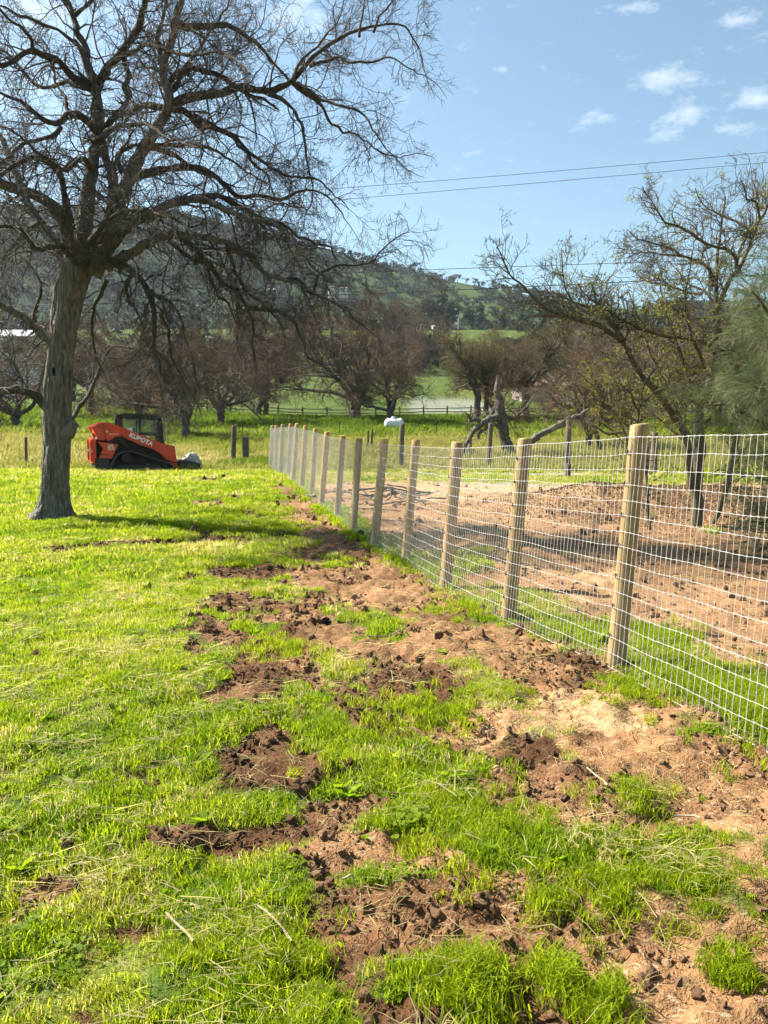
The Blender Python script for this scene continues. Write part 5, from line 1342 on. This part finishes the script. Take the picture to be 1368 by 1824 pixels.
# hoses, handles and lamps
for k_, (dy, sgz) in enumerate(((0, .10), (.03, .13), (-.03, .08))):
    hp_ = catmull(np.array([[*CP((372, 372))[0], 0], [*CP((430, 430))[0], 0], [*CP((520, 455))[0], 0], [*CP((640, 505))[0], 0], [*CP((760, 560))[0], 0], [*CP((905, 610))[0], 0]]), .05)
    Ph = np.stack([hp_[:, 0], np.full(len(hp_), -.815 + dy * .3), hp_[:, 1] - sgz * np.sin(np.linspace(0, math.pi, len(hp_)))], -1)[None]
    V, q = tubes(Ph, np.full(Ph.shape[:2], .013), 6); np_obj('hydraulic_hose', V, q, None, M_BLK, loader, True)
for s_ in (-1, 1):
    Ph = np.array([[[(800 - 170) * KS, s_ * .47, (705 - 420) * KS], [(815 - 170) * KS, s_ * .52, (705 - 400) * KS], [(808 - 170) * KS, s_ * .52, (705 - 260) * KS], [(795 - 170) * KS, s_ * .47, (705 - 245) * KS]]]); V, q = tubes(Ph, np.full((1, 4), .014), 6); np_obj('grab_handle', V, q, None, M_DGREY, loader, True)
    lpart('head_lamp', M_WHITE, cab, .008, boxes=[((790 - 170) * KS, (806 - 170) * KS, s_ * .34 - .05, s_ * .34 + .05, (705 - 205) * KS, (705 - 178) * KS)])
bm = bmesh.new(); bmesh.ops.create_cone(bm, segments=12, radius1=.035, radius2=.035, depth=.3, cap_ends=True, matrix=Matrix.Translation(((330 - 170) * KS, .2, (705 - 290) * KS))); bm_obj('exhaust_pipe', bm, M_DGREY, loader)
# quick attach and bucket
lpart('quick_attach', M_BLK, prisms=[(CP((915, 600), (960, 585), (962, 700), (915, 700)), -.62, .62)])
bk = lpart('bucket', M_DGREY, bevel=.006, prisms=[(CP((950, 588), (1040, 596), (1040, 604), (962, 600), (962, 690), (1160, 690), (1165, 705), (955, 705)), -.90, .90)])
for s_ in (-1, 1):
    y0, y1 = sorted((s_ * .88, s_ * .905))
    lpart('bucket_side', M_DGREY, bk, .004, prisms=[(CP((952, 590), (1040, 598), (1120, 622), (1166, 690), (1164, 703), (954, 703)), y0, y1)])
lpart('cutting_edge', M_STEEL, bk, .003, boxes=[((1150 - 170) * KS, (1185 - 170) * KS, -.90, .90, -.004, .018)])


def lettering(body, parent, cx, cy, size, slope, y, mat=M_TXT, shear=0.0, bold=.004):
    cu = bpy.data.curves.new('lettering', 'FONT'); cu.body = body; cu.size = size; cu.extrude = .0015; cu.offset = bold; cu.shear = shear; cu.align_x = 'CENTER'; cu.align_y = 'CENTER'; cu.materials.append(mat)
    tmp = bpy.data.objects.new('lettering', cu); COL.objects.link(tmp); bpy.context.view_layer.update()
    me = bpy.data.meshes.new_from_object(tmp.evaluated_get(bpy.context.evaluated_depsgraph_get())); bpy.data.objects.remove(tmp)
    me.materials.clear(); me.materials.append(mat); ob = bpy.data.objects.new('lettering', me); link(ob, parent)
    ob.matrix_local = Matrix.Translation(((cx - 170) * KS, y, (705 - cy) * KS)) @ Matrix.Rotation(math.pi / 2, 4, 'X') @ Matrix.Rotation(slope, 4, 'Z')
    return ob


sl = -math.atan2(430 - 345, 665 - 497)
arm_r = [c for c in loader.children if c.name.startswith('boom_arm')][0]
pan_r = [c for c in loader.children if c.name.startswith('side_panel')][0]
lettering('KUBOTA', arm_r, 581, 388, .205, -math.radians(24.5), -.8085, bold=.008)
lettering('SVL', pan_r, 305, 447, .13, math.radians(4), -.7475, shear=.3, bold=.003)
lettering('75-2', pan_r, 305, 474, .12, math.radians(4), -.7475, shear=.3, bold=.003)
lettering('kubota.com', arm_r, 337, 333, .065, math.radians(2), -.8085, bold=.001)

# boulder in the bucket
def rock(name, loc, s3, seed, mat, sub=4, amp=.28, parent=None):
    bm = bmesh.new(); bmesh.ops.create_icosphere(bm, subdivisions=sub, radius=1.0); rg = np.random.default_rng(seed)
    pl = unit(rg.normal(size=(14, 3))); dd = .62 + .28 * rg.random(14)
    co = np.array([v.co[:] for v in bm.verts]); n0 = co.copy()
    for p_, d_ in zip(pl, dd):
        k_ = co @ p_; co -= np.clip(k_ - d_, 0, None)[:, None] * p_ * .85
    co *= (1 + amp * .35 * (fbm(n0[:, 0] * 2.5 + seed, n0[:, 1] * 2.5 + n0[:, 2] * 1.7, 4, seed) - .5))[:, None]
    for v, c3 in zip(bm.verts, co): v.co = Vector((c3[0] * s3[0], c3[1] * s3[1], c3[2] * s3[2]))
    ob = bm_obj(name, bm, mat, parent, True); ob.location = loc; return ob


M_ROCK = mat_plain('grey granite', (0.40, 0.37, 0.33), 0.9, var=.45, scale=7, bump=.5, col2=(.20, .185, .165))
lm = Matrix.Translation(loader.location) @ Matrix.Rotation(YAW, 4, 'Z')
bl = lm @ Vector(((1075 - 170) * KS, -.35, (705 - 612) * KS))
ob = rock('boulder', bl, (.37, .44, .36), 8, M_ROCK, 4, 1.1); ob.rotation_euler = (0.3, .2, YAW); tag(ob, 'grey boulder sitting in the loader bucket', 'rock')
for (a, b_, Y, s_, lb) in ((267, 845, 24.4, .11, 'flat pale stone in the grass before the loader track'), (301, 846, 24.3, .08, 'small pale stone in the grass before the loader front')):
    x = (a - CX) / FPX * Y; ob = rock('stone', (x, Y, zg1(x, Y) + .02), (s_ * 1.8, s_, s_ * .6), a, M_ROCK, 2); tag(ob, lb, 'rock')

# ---------------------------------------------------------------- grass, clods, straw
def blades(n, h, spread, lean, wid, rg, curl=.5, hvar=.5):
    az_ = rg.random(n) * 6.283; rad = spread * np.sqrt(rg.random(n)); bx, by = rad * np.cos(az_), rad * np.sin(az_)
    d_ = rg.random(n) * 6.283; hh_ = h * (1 - hvar * rg.random(n)); ln = lean * (.3 + rg.random(n)) * hh_
    ox, oy = np.cos(d_) * ln, np.sin(d_) * ln; wx, wy = -np.sin(d_) * wid, np.cos(d_) * wid
    fa = rg.normal(size=n) * .6; wx, wy = wx * np.cos(fa) - wy * np.sin(fa), wx * np.sin(fa) + wy * np.cos(fa)
    V = np.stack([np.stack([bx - wx, by - wy, 0 * bx - .01], -1), np.stack([bx + wx, by + wy, 0 * bx - .01], -1),
                  np.stack([bx + ox * .35 + wx * .8, by + oy * .35 + wy * .8, hh_ * .6], -1), np.stack([bx + ox * .35 - wx * .8, by + oy * .35 - wy * .8, hh_ * .6], -1),
                  np.stack([bx + ox, by + oy, hh_ * (1 - curl * .25 * rg.random(n))], -1)], 1).reshape(-1, 3)
    i_ = np.arange(n) * 5
    return V, np.stack([i_, i_ + 1, i_ + 2, i_ + 3], 1), np.stack([i_ + 3, i_ + 2, i_ + 4], 1)


def flat_straw(n, ln, spread, wid, rg):
    az_ = rg.random(n) * 6.283; rad = spread * np.sqrt(rg.random(n)); b_ = np.stack([rad * np.cos(az_), rad * np.sin(az_), .004 + .03 * rg.random(n)], -1)
    d_ = rg.random(n) * 6.283; l_ = ln * (.4 + .6 * rg.random(n)); dv = np.stack([np.cos(d_) * l_, np.sin(d_) * l_, (rg.random(n) - .3) * l_ * .25], -1); wv = np.stack([-np.sin(d_) * wid, np.cos(d_) * wid, rg.normal(size=n) * wid * .6], -1)
    mid_ = dv * .5 + np.stack([rg.normal(size=n) * .1 * l_, rg.normal(size=n) * .1 * l_, .1 * l_ * rg.random(n)], -1)
    V = np.stack([b_ - wv, b_ + wv, b_ + mid_ + wv, b_ + mid_ - wv, b_ + dv], 1).reshape(-1, 3); i_ = np.arange(n) * 5
    return V, np.stack([i_, i_ + 1, i_ + 2, i_ + 3], 1), np.stack([i_ + 3, i_ + 2, i_ + 4], 1)


def broadleaf(n, ln, wid, rg):
    d_ = np.arange(n) * 2.4 + rg.random(n); l_ = ln * (.6 + .5 * rg.random(n)); up = (.25 + .5 * rg.random(n)) * l_
    c_, s_ = np.cos(d_), np.sin(d_); z0 = np.zeros(n); wx, wy = -s_ * wid, c_ * wid
    V = np.stack([np.stack([z0, z0, z0], -1), np.stack([c_ * l_ * .45 + wx, s_ * l_ * .45 + wy, up * .8], -1), np.stack([c_ * l_, s_ * l_, up], -1), np.stack([c_ * l_ * .45 - wx, s_ * l_ * .45 - wy, up * .8], -1)], 1).reshape(-1, 3)
    return V, np.arange(n * 4).reshape(-1, 4), None


GSTOPS = [(0.0, (0.060, 0.125, 0.006)), (0.3, (0.135, 0.210, 0.007)), (0.55, (0.245, 0.290, 0.010)), (0.78, (0.31, 0.285, 0.085)), (1.0, (0.46, 0.385, 0.235))]
M_GRASS = mat_leaf('grass blade', GSTOPS, .52, True, .6, 1.95)
M_GRASSF = mat_leaf('far grass blade', [(0.0, (0.060, 0.115, 0.009)), (0.3, (0.115, 0.165, 0.014)), (0.55, (0.175, 0.190, 0.035)), (0.78, (0.27, 0.245, 0.09)), (1.0, (0.36, 0.31, 0.18))], .45, True, .7, 1.7)
grg = np.random.default_rng(91)
gcol = bpy.data.collections.new('grass_tufts')
protos = []
def add_proto(col, name, V, q, tr, mat):
    o_ = bpy.data.objects.new(name, np_mesh(name, V, q, tr, mat)); col.objects.link(o_)
add_proto(gcol, 'tuft_a', *blades(22, .055, .060, .9, .0028, grg), M_GRASS)
add_proto(gcol, 'tuft_b', *blades(22, .042, .065, 1.3, .0026, grg), M_GRASS)
add_proto(gcol, 'tuft_c', *blades(20, .068, .055, .8, .0028, grg), M_GRASS)
add_proto(gcol, 'tuft_d', *blades(30, .100, .065, .85, .0028, grg), M_GRASS)      # lush
add_proto(gcol, 'tuft_e', *blades(44, .085, .16, 1.0, .0062, grg), M_GRASS)       # mid distance
add_proto(gcol, 'tuft_f', *blades(50, .20, .45, .8, .016, grg), M_GRASSF)         # far
add_proto(gcol, 'tuft_g', *flat_straw(14, .12, .10, .0009, grg), M_GRASS)        # lying straw
add_proto(gcol, 'tuft_h', *broadleaf(9, .07, .014, grg), M_GRASS)                # broad weeds
add_proto(gcol, 'tuft_i', *blades(70, .48, .40, .45, .009, grg), M_GRASSF)        # tall dry grass
add_proto(gcol, 'tuft_j', *broadleaf(13, .10, .020, grg), M_GRASS)
_v = [broadleaf(3, .022, .011, grg)[0] * [1, 1, .3] + [grg.normal() * .05, grg.normal() * .05, .02 + .025 * grg.random()] for _ in range(26)]
_v = np.concatenate(_v); add_proto(gcol, 'tuft_k', _v, np.arange(len(_v)).reshape(-1, 4), None, M_GRASS)       # clover


def scatter(name, P, rot, scl, idx, tint, col, label, cat):
    me = bpy.data.meshes.new(name); me.vertices.add(len(P)); me.vertices.foreach_set('co', np.ascontiguousarray(P, dtype=np.float32).ravel())
    for nm, typ, arr, key in (('rot', 'FLOAT_VECTOR', rot, 'vector'), ('scl', 'FLOAT_VECTOR', scl, 'vector'), ('idx', 'INT', idx, 'value'), ('tint', 'FLOAT', tint, 'value')):
        a = me.attributes.new(nm, typ, 'POINT'); a.data.foreach_set(key, np.ascontiguousarray(arr, dtype=np.int32 if typ == 'INT' else np.float32).ravel())
    ob = link(bpy.data.objects.new(name, me)); tag(ob, label, cat, None, 'stuff')
    ng = bpy.data.node_groups.new(name, 'GeometryNodeTree'); ng.interface.new_socket('Geometry', in_out='INPUT', socket_type='NodeSocketGeometry'); ng.interface.new_socket('Geometry', in_out='OUTPUT', socket_type='NodeSocketGeometry')
    N = ng.nodes; gi = N.new('NodeGroupInput'); go = N.new('NodeGroupOutput'); iop = N.new('GeometryNodeInstanceOnPoints'); ci = N.new('GeometryNodeCollectionInfo')
    ci.inputs['Collection'].default_value = col; ci.inputs['Separate Children'].default_value = True; ci.inputs['Reset Children'].default_value = True
    def na(nm, typ): x = N.new('GeometryNodeInputNamedAttribute'); x.data_type = typ; x.inputs[0].default_value = nm; return [s for s in x.outputs if s.enabled][0]
    e2r = N.new('FunctionNodeEulerToRotation')
    L = ng.links.new
    L(gi.outputs[0], iop.inputs['Points']); L(ci.outputs[0], iop.inputs['Instance']); iop.inputs['Pick Instance'].default_value = True
    L(na('idx', 'INT'), iop.inputs['Instance Index']); L(na('rot', 'FLOAT_VECTOR'), e2r.inputs[0]); L(e2r.outputs[0], iop.inputs['Rotation']); L(na('scl', 'FLOAT_VECTOR'), iop.inputs['Scale']); L(iop.outputs[0], go.inputs[0])
    md = ob.modifiers.new('scatter', 'NODES'); md.node_group = ng
    return ob


def sample_zone(y0, y1, dens, margin=1.0, half=.53):
    """random ground points in the wedge of pasture one can see"""
    w_ = half * y1 + margin; n = int((y1 - y0) * 2 * w_ * dens); x = grg.uniform(-w_, w_, n); y = grg.uniform(y0, y1, n)
    k_ = np.abs(x) < half * y + margin; return x[k_], y[k_]


def kept(x, y, p): return grg.random(len(x)) < p


G = dict(P=[], rot=[], scl=[], idx=[], tint=[])
def put(x, y, idx, sc, tint, zoff=0.0, tilt=.18):
    n = len(x); z = zground(x, y) + zoff
    G['P'].append(np.stack([x, y, z], -1)); G['rot'].append(np.stack([grg.normal(size=n) * tilt, grg.normal(size=n) * tilt, grg.random(n) * 6.283], -1))
    sc = np.asarray(sc); sc = sc if sc.ndim == 2 else np.repeat(sc[:, None], 3, 1)
    G['scl'].append(sc); G['idx'].append(np.asarray(idx)); G['tint'].append(np.clip(tint, 0, 1))


for (y0, y1, dens, big_) in ((1.55, 3.2, 1100, 0), (3.2, 5.5, 800, 0), (5.5, 9.0, 430, 0), (9.0, 15.0, 170, 1), (15.0, 28.5, 75, 1)):
    x, y = sample_zone(y0, y1, dens); s, p, d, l = soil_fields(x, y)
    thick = fbm(x * 2.6, y * 2.6, 3, 101); bare = fbm(x * 9, y * 9, 2, 102)
    soft = soil_fields.soft; k = kept(x, y, np.clip((1 - s * 1.25) * (1 - .9 * l) * smooth(.12, .40, thick + .35 * (bare - .3)) + .02 + .10 * (bare > .52), 0, 1)); k &= ~((x - TREE_X) ** 2 + (y - TREE_Y) ** 2 < .16)
    x, y, s, d, th_, soft = x[k], y[k], s[k], d[k], thick[k], soft[k]; blot = fbm(x * 4.5, y * 4.5, 3, 106)
    fade = fbm(x * .8 + 9, y * .8, 3, 103)
    lush = .8 * smooth(.58, .74, fbm(x * 1.3 + 30, y * 1.3, 3, 104)) * (1 - d * .6)
    ti = .45 + .36 * (fade - .5) + .20 * d + .10 * grg.normal(size=len(x)) - .08 * lush + .10 * smooth(20, 27, y)
    dead = grg.random(len(x)) < (.05 + .16 * d + .12 * s); ti = ti + .42 * (blot - .5); ti = np.where(dead, .86 + .14 * grg.random(len(x)), ti)
    if not big_:
        ix = grg.integers(0, 3, len(x)); ix = np.where(grg.random(len(x)) < lush * .45, 3, ix); ix = np.where(grg.random(len(x)) < .02, 7, ix); ix = np.where(grg.random(len(x)) < .006, 9, ix)
        clo = smooth(.60, .72, fbm(x * 1.9 + 70, y * 1.9, 3, 107)); isc = grg.random(len(x)) < .09 * clo; ix = np.where(isc, 10, ix); ti = np.where(isc | (ix == 9) | (ix == 7), .20 + .2 * grg.random(len(x)), ti)
        sc_ = (.32 + .75 * th_ + .25 * grg.random(len(x))) * np.where(y > 5.5, 1.15, 1.0) * (1 - .5 * soft)
    else:
        ix = np.where(grg.random(len(x)) < .5 * lush, 3, 4); sc_ = (.45 + .7 * th_ + .3 * grg.random(len(x))) * np.where(y > 15, 1.35, 1.0) * (1 - .4 * soft)
    put(x, y, ix, sc_, ti)
# straw lying about in the pasture and on the bare patches
for (y0, y1, dens) in ((1.6, 5.5, 60), (5.5, 12, 22)):
    x, y = sample_zone(y0, y1, dens); s, p, d, l = soil_fields(x, y); hay = .7 * smooth(.48, .66, fbm(x * .9, y * .7, 3, 110) + .22 * smooth(.5, -2.0, x))
    k = kept(x, y, np.clip(.12 + .9 * hay * (1 - s) + .45 * s * p, 0, 1)); x, y = x[k], y[k]
    put(x, y, np.full(len(x), 6), .6 + .9 * grg.random(len(x)), .86 + .12 * grg.random(len(x)), .012 + .03 * (1 - s[k]), .15)
# lush tufts seen one by one
for (px, py, rx, n, hs) in ((393, 918, 24, 46, 1.7), (335, 1060, 26, 30, 1.0), (830, 1750, 50, 70, .95), (1060, 1775, 40, 36, .85), (990, 1735, 36, 30, .9), (1300, 1712, 34, 26, .8), (480, 1690, 90, 70, .75),
                            (1080, 1590, 60, 40, .7), (985, 1600, 40, 30, .75), (1230, 1560, 100, 60, .6), (740, 1275, 70, 90, .8), (500, 1160, 50, 60, .8), (820, 1085, 50, 60, .9), (1010, 1120, 70, 130, .95), (1260, 1230, 100, 330, 1.3), (1330, 1290, 50, 160, 1.2), (1160, 1130, 50, 80, 1.0), (930, 1070, 50, 60, .8), (1130, 1230, 70, 80, .7), (880, 1235, 60, 70, .7), (960, 1130, 40, 60, .8), (300, 1225, 18, 16, .8), (830, 1470, 120, 130, .75), (640, 1330, 80, 80, .7), (1130, 1420, 50, 40, .7), (95, 922, 40, 60, .9), (70, 925, 16, 20, .8), (130, 924, 16, 20, .8)):
    cx, cy = ground_patch(px, py); r_ = rx * cy / FPX; x = cx + r_ * grg.normal(size=n) * .75; y = cy + r_ * grg.normal(size=n) * .75
    if px > 900 and py < 1330 and px not in (1130, 880): k = fence_side(x, y) > .02; x, y = x[k], y[k]
    put(x, y, np.full(len(x), 3), hs * (.6 + .5 * grg.random(len(x))), .36 + .2 * grg.random(len(x)))
# grass hugging the fence line and the yard's edge
yy_ = grg.uniform(2.5, 24, 900); xx_ = fence_x(yy_) + grg.normal(size=900) * .16; k = fbm(yy_ * .9, yy_ * 0, 3, 120) > .48
put(xx_[k], yy_[k], np.where(yy_[k] < 9, 2, 4), .7 + .5 * grg.random(k.sum()), .3 + .25 * grg.random(k.sum()))
x, y = sample_zone(20.5, 26, 40); s = fence_side(x, y); k = (s > .3) & kept(x, y, .30 * smooth(.3, .6, fbm(x, y, 2, 121))); put(x[k], y[k], np.full(k.sum(), 4), .5 + .4 * grg.random(k.sum()), .66 + .2 * grg.random(k.sum()))
# the ground beyond the crest
x, y = sample_zone(27.0, 45, 17, 3); s, p, d, l = soil_fields(x, y); sd = fence_side(x, y); k = kept(x, y, (1 - l) * .9); x, y, d, sd = x[k], y[k], d[k], sd[k]
tall = (grg.random(len(x)) < np.where(sd > 0, .40, .15)) & (y < 42)
put(x, y, np.where(tall, 8, 5), np.where(tall, .45 + .55 * grg.random(len(x)), .6 + .7 * grg.random(len(x))), np.where(tall, .50 + .32 * d + .1 * grg.random(len(x)), .22 + .75 * d + .12 * grg.random(len(x))))
x, y = sample_zone(45, 95, 3.2, 4); s, p, d, l = soil_fields(x, y); k = kept(x, y, 1 - l); x, y, d = x[k], y[k], d[k]
put(x, y, np.full(len(x), 5), 1.2 + 1.1 * grg.random(len(x)), .10 + .6 * d + .1 * grg.random(len(x)))
# tall rank growth round the old posts by the fence end
n = 300; x = at(455, 830, 29.5)[0] + grg.normal(size=n) * .55; y = 30 + grg.normal(size=n) * .7; put(x, y, np.full(n, 8), .55 + .4 * grg.random(n), .16 + .15 * grg.random(n))
n = 120; x = at(60, 830, 29)[0] + grg.normal(size=n) * .9; y = 29 + grg.normal(size=n) * .6; put(x, y, np.full(n, 8), .3 + .3 * grg.random(n), .4 + .2 * grg.random(n))
G = {k_: np.concatenate(v) for k_, v in G.items()}
print('grass tufts', len(G['P']))
scatter('grass', G['P'], G['rot'], G['scl'], G['idx'], G['tint'], gcol, 'short bright green pasture grass mixed with dry straw', 'grass')

# clods of dug soil
M_CLOD = mat_leaf('soil clod', [(0.0, (0.065, 0.036, 0.020)), (0.5, (0.15, 0.088, 0.048)), (1.0, (0.33, 0.22, 0.13))], 0.0, True, .95)
ccol = bpy.data.collections.new('soil_lumps')
for i in range(4):
    bm = bmesh.new(); bmesh.ops.create_icosphere(bm, subdivisions=2, radius=1.0); rg = np.random.default_rng(200 + i)
    co = np.array([v.co[:] for v in bm.verts])
    for p_ in unit(rg.normal(size=(8, 3))):
        k_ = co @ p_; co -= np.clip(k_ - (.5 + .35 * rg.random()), 0, None)[:, None] * p_
    co *= (1 + .25 * rg.normal(size=len(co)) * .5)[:, None] * np.array([1, .8, .6])
    for v, c3 in zip(bm.verts, co): v.co = Vector(c3)
    me = bpy.data.meshes.new('clod'); bm.to_mesh(me); bm.free(); me.materials.append(M_CLOD); ccol.objects.link(bpy.data.objects.new('lump_%d' % i, me))
C = []
for (y0, y1, dens, s0) in ((1.6, 5.5, 2600, .0058), (5.5, 12, 520, .0105), (12, 24, 50, .022)):
    x, y = sample_zone(y0, y1, dens, .8, .53); s, p, d, l = soil_fields(x, y)
    k = kept(x, y, np.clip(s * smooth(.30, .60, fbm(x * 2.3, y * 2.3, 3, 130) - .22 * (p - .4)) * 1.2, 0, 1) * np.where(fence_side(x, y) > 0, .35, 1)); x, y, p = x[k], y[k], p[k]
    sz = s0 * (.45 + grg.pareto(2.3, len(x)).clip(0, 4.5)); C.append((x, y, zground(x, y) + sz * .15, sz, p))
x, y, z, sz, p = (np.concatenate(v) for v in zip(*C)); n = len(x)
scatter('soil_clods', np.stack([x, y, z], -1), grg.random((n, 3)) * 6.283, np.repeat(sz[:, None], 3, 1), grg.integers(0, 4, n), np.clip(p * .8 + .15 * grg.normal(size=n), 0, 1), ccol, 'brown crumbled clods of freshly dug soil', 'soil'); print('clods', n)

# curled dead oak leaves and bark mulch
M_DLEAF = mat_leaf('dead leaf', [(0.0, (0.055, 0.036, 0.024)), (0.5, (0.17, 0.105, 0.06)), (1.0, (0.40, 0.31, 0.21))], 0.15, True, .8)
lcol = bpy.data.collections.new('leaf_shapes')
for i in range(3):
    rg = np.random.default_rng(300 + i); V = np.array([[0, 0, 0], [.35, .28, .12], [.8, .22, .05], [1, 0, .18], [.8, -.22, .10], [.35, -.28, .16], [.5, 0, -.02]]) + rg.normal(size=(7, 3)) * .04
    add_proto(lcol, 'leaf_%d' % i, V, None, np.array([[0, 1, 6], [1, 2, 6], [2, 3, 6], [3, 4, 6], [4, 5, 6], [5, 0, 6]]), M_DLEAF)
X, Yv, S, T = [], [], [], []
x, y = sample_zone(1.6, 8, 22); k = kept(x, y, smooth(.5, .66, fbm(x * 1.2, y * 1.2, 3, 140))); X.append(x[k]); Yv.append(y[k]); S.append(.014 + .022 * grg.random(k.sum())); T.append(grg.random(k.sum()))
n = 9000; x = 4.6 + grg.normal(size=n) * 1.5; y = 16.3 + grg.normal(size=n) * 1.2; X.append(x); Yv.append(y); S.append(.02 + .03 * grg.random(n)); T.append(.35 * grg.random(n) ** 2)
n = 12000; x = 7.4 + grg.normal(size=n) * 1.9; y = 16.0 + grg.normal(size=n) * 1.8; X.append(x); Yv.append(y); S.append(.02 + .03 * grg.random(n)); T.append(.65 * grg.random(n) ** 1.5)
x, y, sz, tt_ = (np.concatenate(v) for v in (X, Yv, S, T)); k = fence_side(x, y) > -3; n = len(x)
scatter('leaf_litter', np.stack([x, y, zground(x, y) + .012], -1), np.stack([grg.normal(size=n) * .4, grg.normal(size=n) * .4, grg.random(n) * 6.283], -1), np.repeat(sz[:, None], 3, 1), grg.integers(0, 3, n), tt_, lcol, 'brown dead leaves and bark mulch lying on the soil', 'leaves')

# a dark cone, stalks and sticks one can pick out
cx_, cy_ = ground_patch(578, 1110); M_CONE = mat_plain('dark cone', (.03, .025, .022), .9, var=.4, scale=30, bump=.3)
bm = bmesh.new()
for k_ in range(90):
    u = k_ / 90; a = k_ * 2.4; rr_ = .055 * math.sin(math.pi * (.12 + .8 * u)); p_ = Vector((math.cos(a) * rr_, math.sin(a) * rr_, .01 + u * .10)); o_ = Vector((math.cos(a), math.sin(a), .5)).normalized() * .02; s_ = Vector((-math.sin(a), math.cos(a), 0)) * .012
    v = [bm.verts.new(p_ * .7 - s_ * .6), bm.verts.new(p_ * .7 + s_ * .6), bm.verts.new(p_ + o_ + s_), bm.verts.new(p_ + o_ * 1.2), bm.verts.new(p_ + o_ - s_)]; bm.faces.new(v)
bmesh.ops.create_icosphere(bm, subdivisions=2, radius=.036, matrix=Matrix.Translation((0, 0, .055)))
ob = bm_obj('pine_cone', bm, M_CONE); ob.scale = (.62,) * 3; ob.location = (cx_, cy_, zg1(cx_, cy_) + .02); ob.rotation_euler = (.3, .5, 0); tag(ob, 'dark round cone lying alone in the grass left of the fence', 'cone')
M_STALK = mat_plain('dry stalk', (.36, .29, .18), .8, var=.2, scale=10, bump=0)
for pts, lb in (([(296, 1640), (318, 1665), (345, 1698)], 'pale dry stalk lying in the lush grass at lower left'), ([(455, 1632), (490, 1655), (512, 1672), (520, 1692)], 'bent pale stalk at the left edge of the dug soil'), ([(1045, 1385), (1062, 1400), (1082, 1418)], 'thin pale stalk lying on the brown clods at right'),
                ([(1200, 1458), (1222, 1456), (1248, 1466)], 'short pale stalk on the soil beside the right-hand grass strip'), ([(610, 1588), (622, 1582), (630, 1578)], 'short broken pale stick above the dug soil'), ([(640, 1150), (690, 1142), (720, 1132)], 'thin pale straw on the soil near the third post')):
    rows = []
    for px, py in pts:
        x, y = ground_patch(px, py); rows.append([x, y, zg1(x, y) + .045, .0022])
    cp, cr, V, q = limb_tube(np.array(rows), 5, .004); tag(np_obj('dry_stalk', V, q, None, M_STALK, None, True), lb, 'stalk')

# a pile of cut branches inside the yard by the middle posts
cx_, cy_ = ground_patch(660, 880); cx_ = fence_x(17) + 1.6; cy_ = 17.5
pile = empty('branch_pile', (cx_, cy_, zg1(cx_, cy_))); tag(pile, 'heap of cut pale branches and sticks inside the yard by the fence', 'branches')
for k_ in range(26):
    a = grg.random() * 6.283; l_ = .5 + 1.0 * grg.random(); c0 = np.array([grg.normal() * .7, grg.normal() * .6, .05 + .22 * grg.random()]); d_ = np.array([math.cos(a) * l_, math.sin(a) * l_, grg.normal() * .15])
    cp, cr, V, q = limb_tube(np.array([[*(c0 - d_ / 2), .025], [*(c0 + grg.normal(size=3) * .05), .022], [*(c0 + d_ / 2), .008]]), 6, .01); np_obj('stick', V, q, None, M_DEAD, pile, True)

# ---------------------------------------------------------------- the air
bm = bmesh.new(); box(bm, -1000, 1000, -60, 1050, -3, 260)
hz_m = bpy.data.materials.new('haze'); hz_m.use_nodes = True; hz_m.node_tree.nodes.clear(); ht = NT(hz_m.node_tree)
ho = ht.n('ShaderNodeOutputMaterial'); pv_ = ht.n('ShaderNodeVolumePrincipled'); pv_.inputs['Color'].default_value = (.72, .85, 1.0, 1); pv_.inputs['Density'].default_value = .00011; pv_.inputs['Anisotropy'].default_value = .25
ht.l(pv_.outputs[0], ho.inputs['Volume'])
haze = bm_obj('haze', bm, hz_m); tag(haze, 'thin blue haze over the valley', 'haze', None, 'stuff')
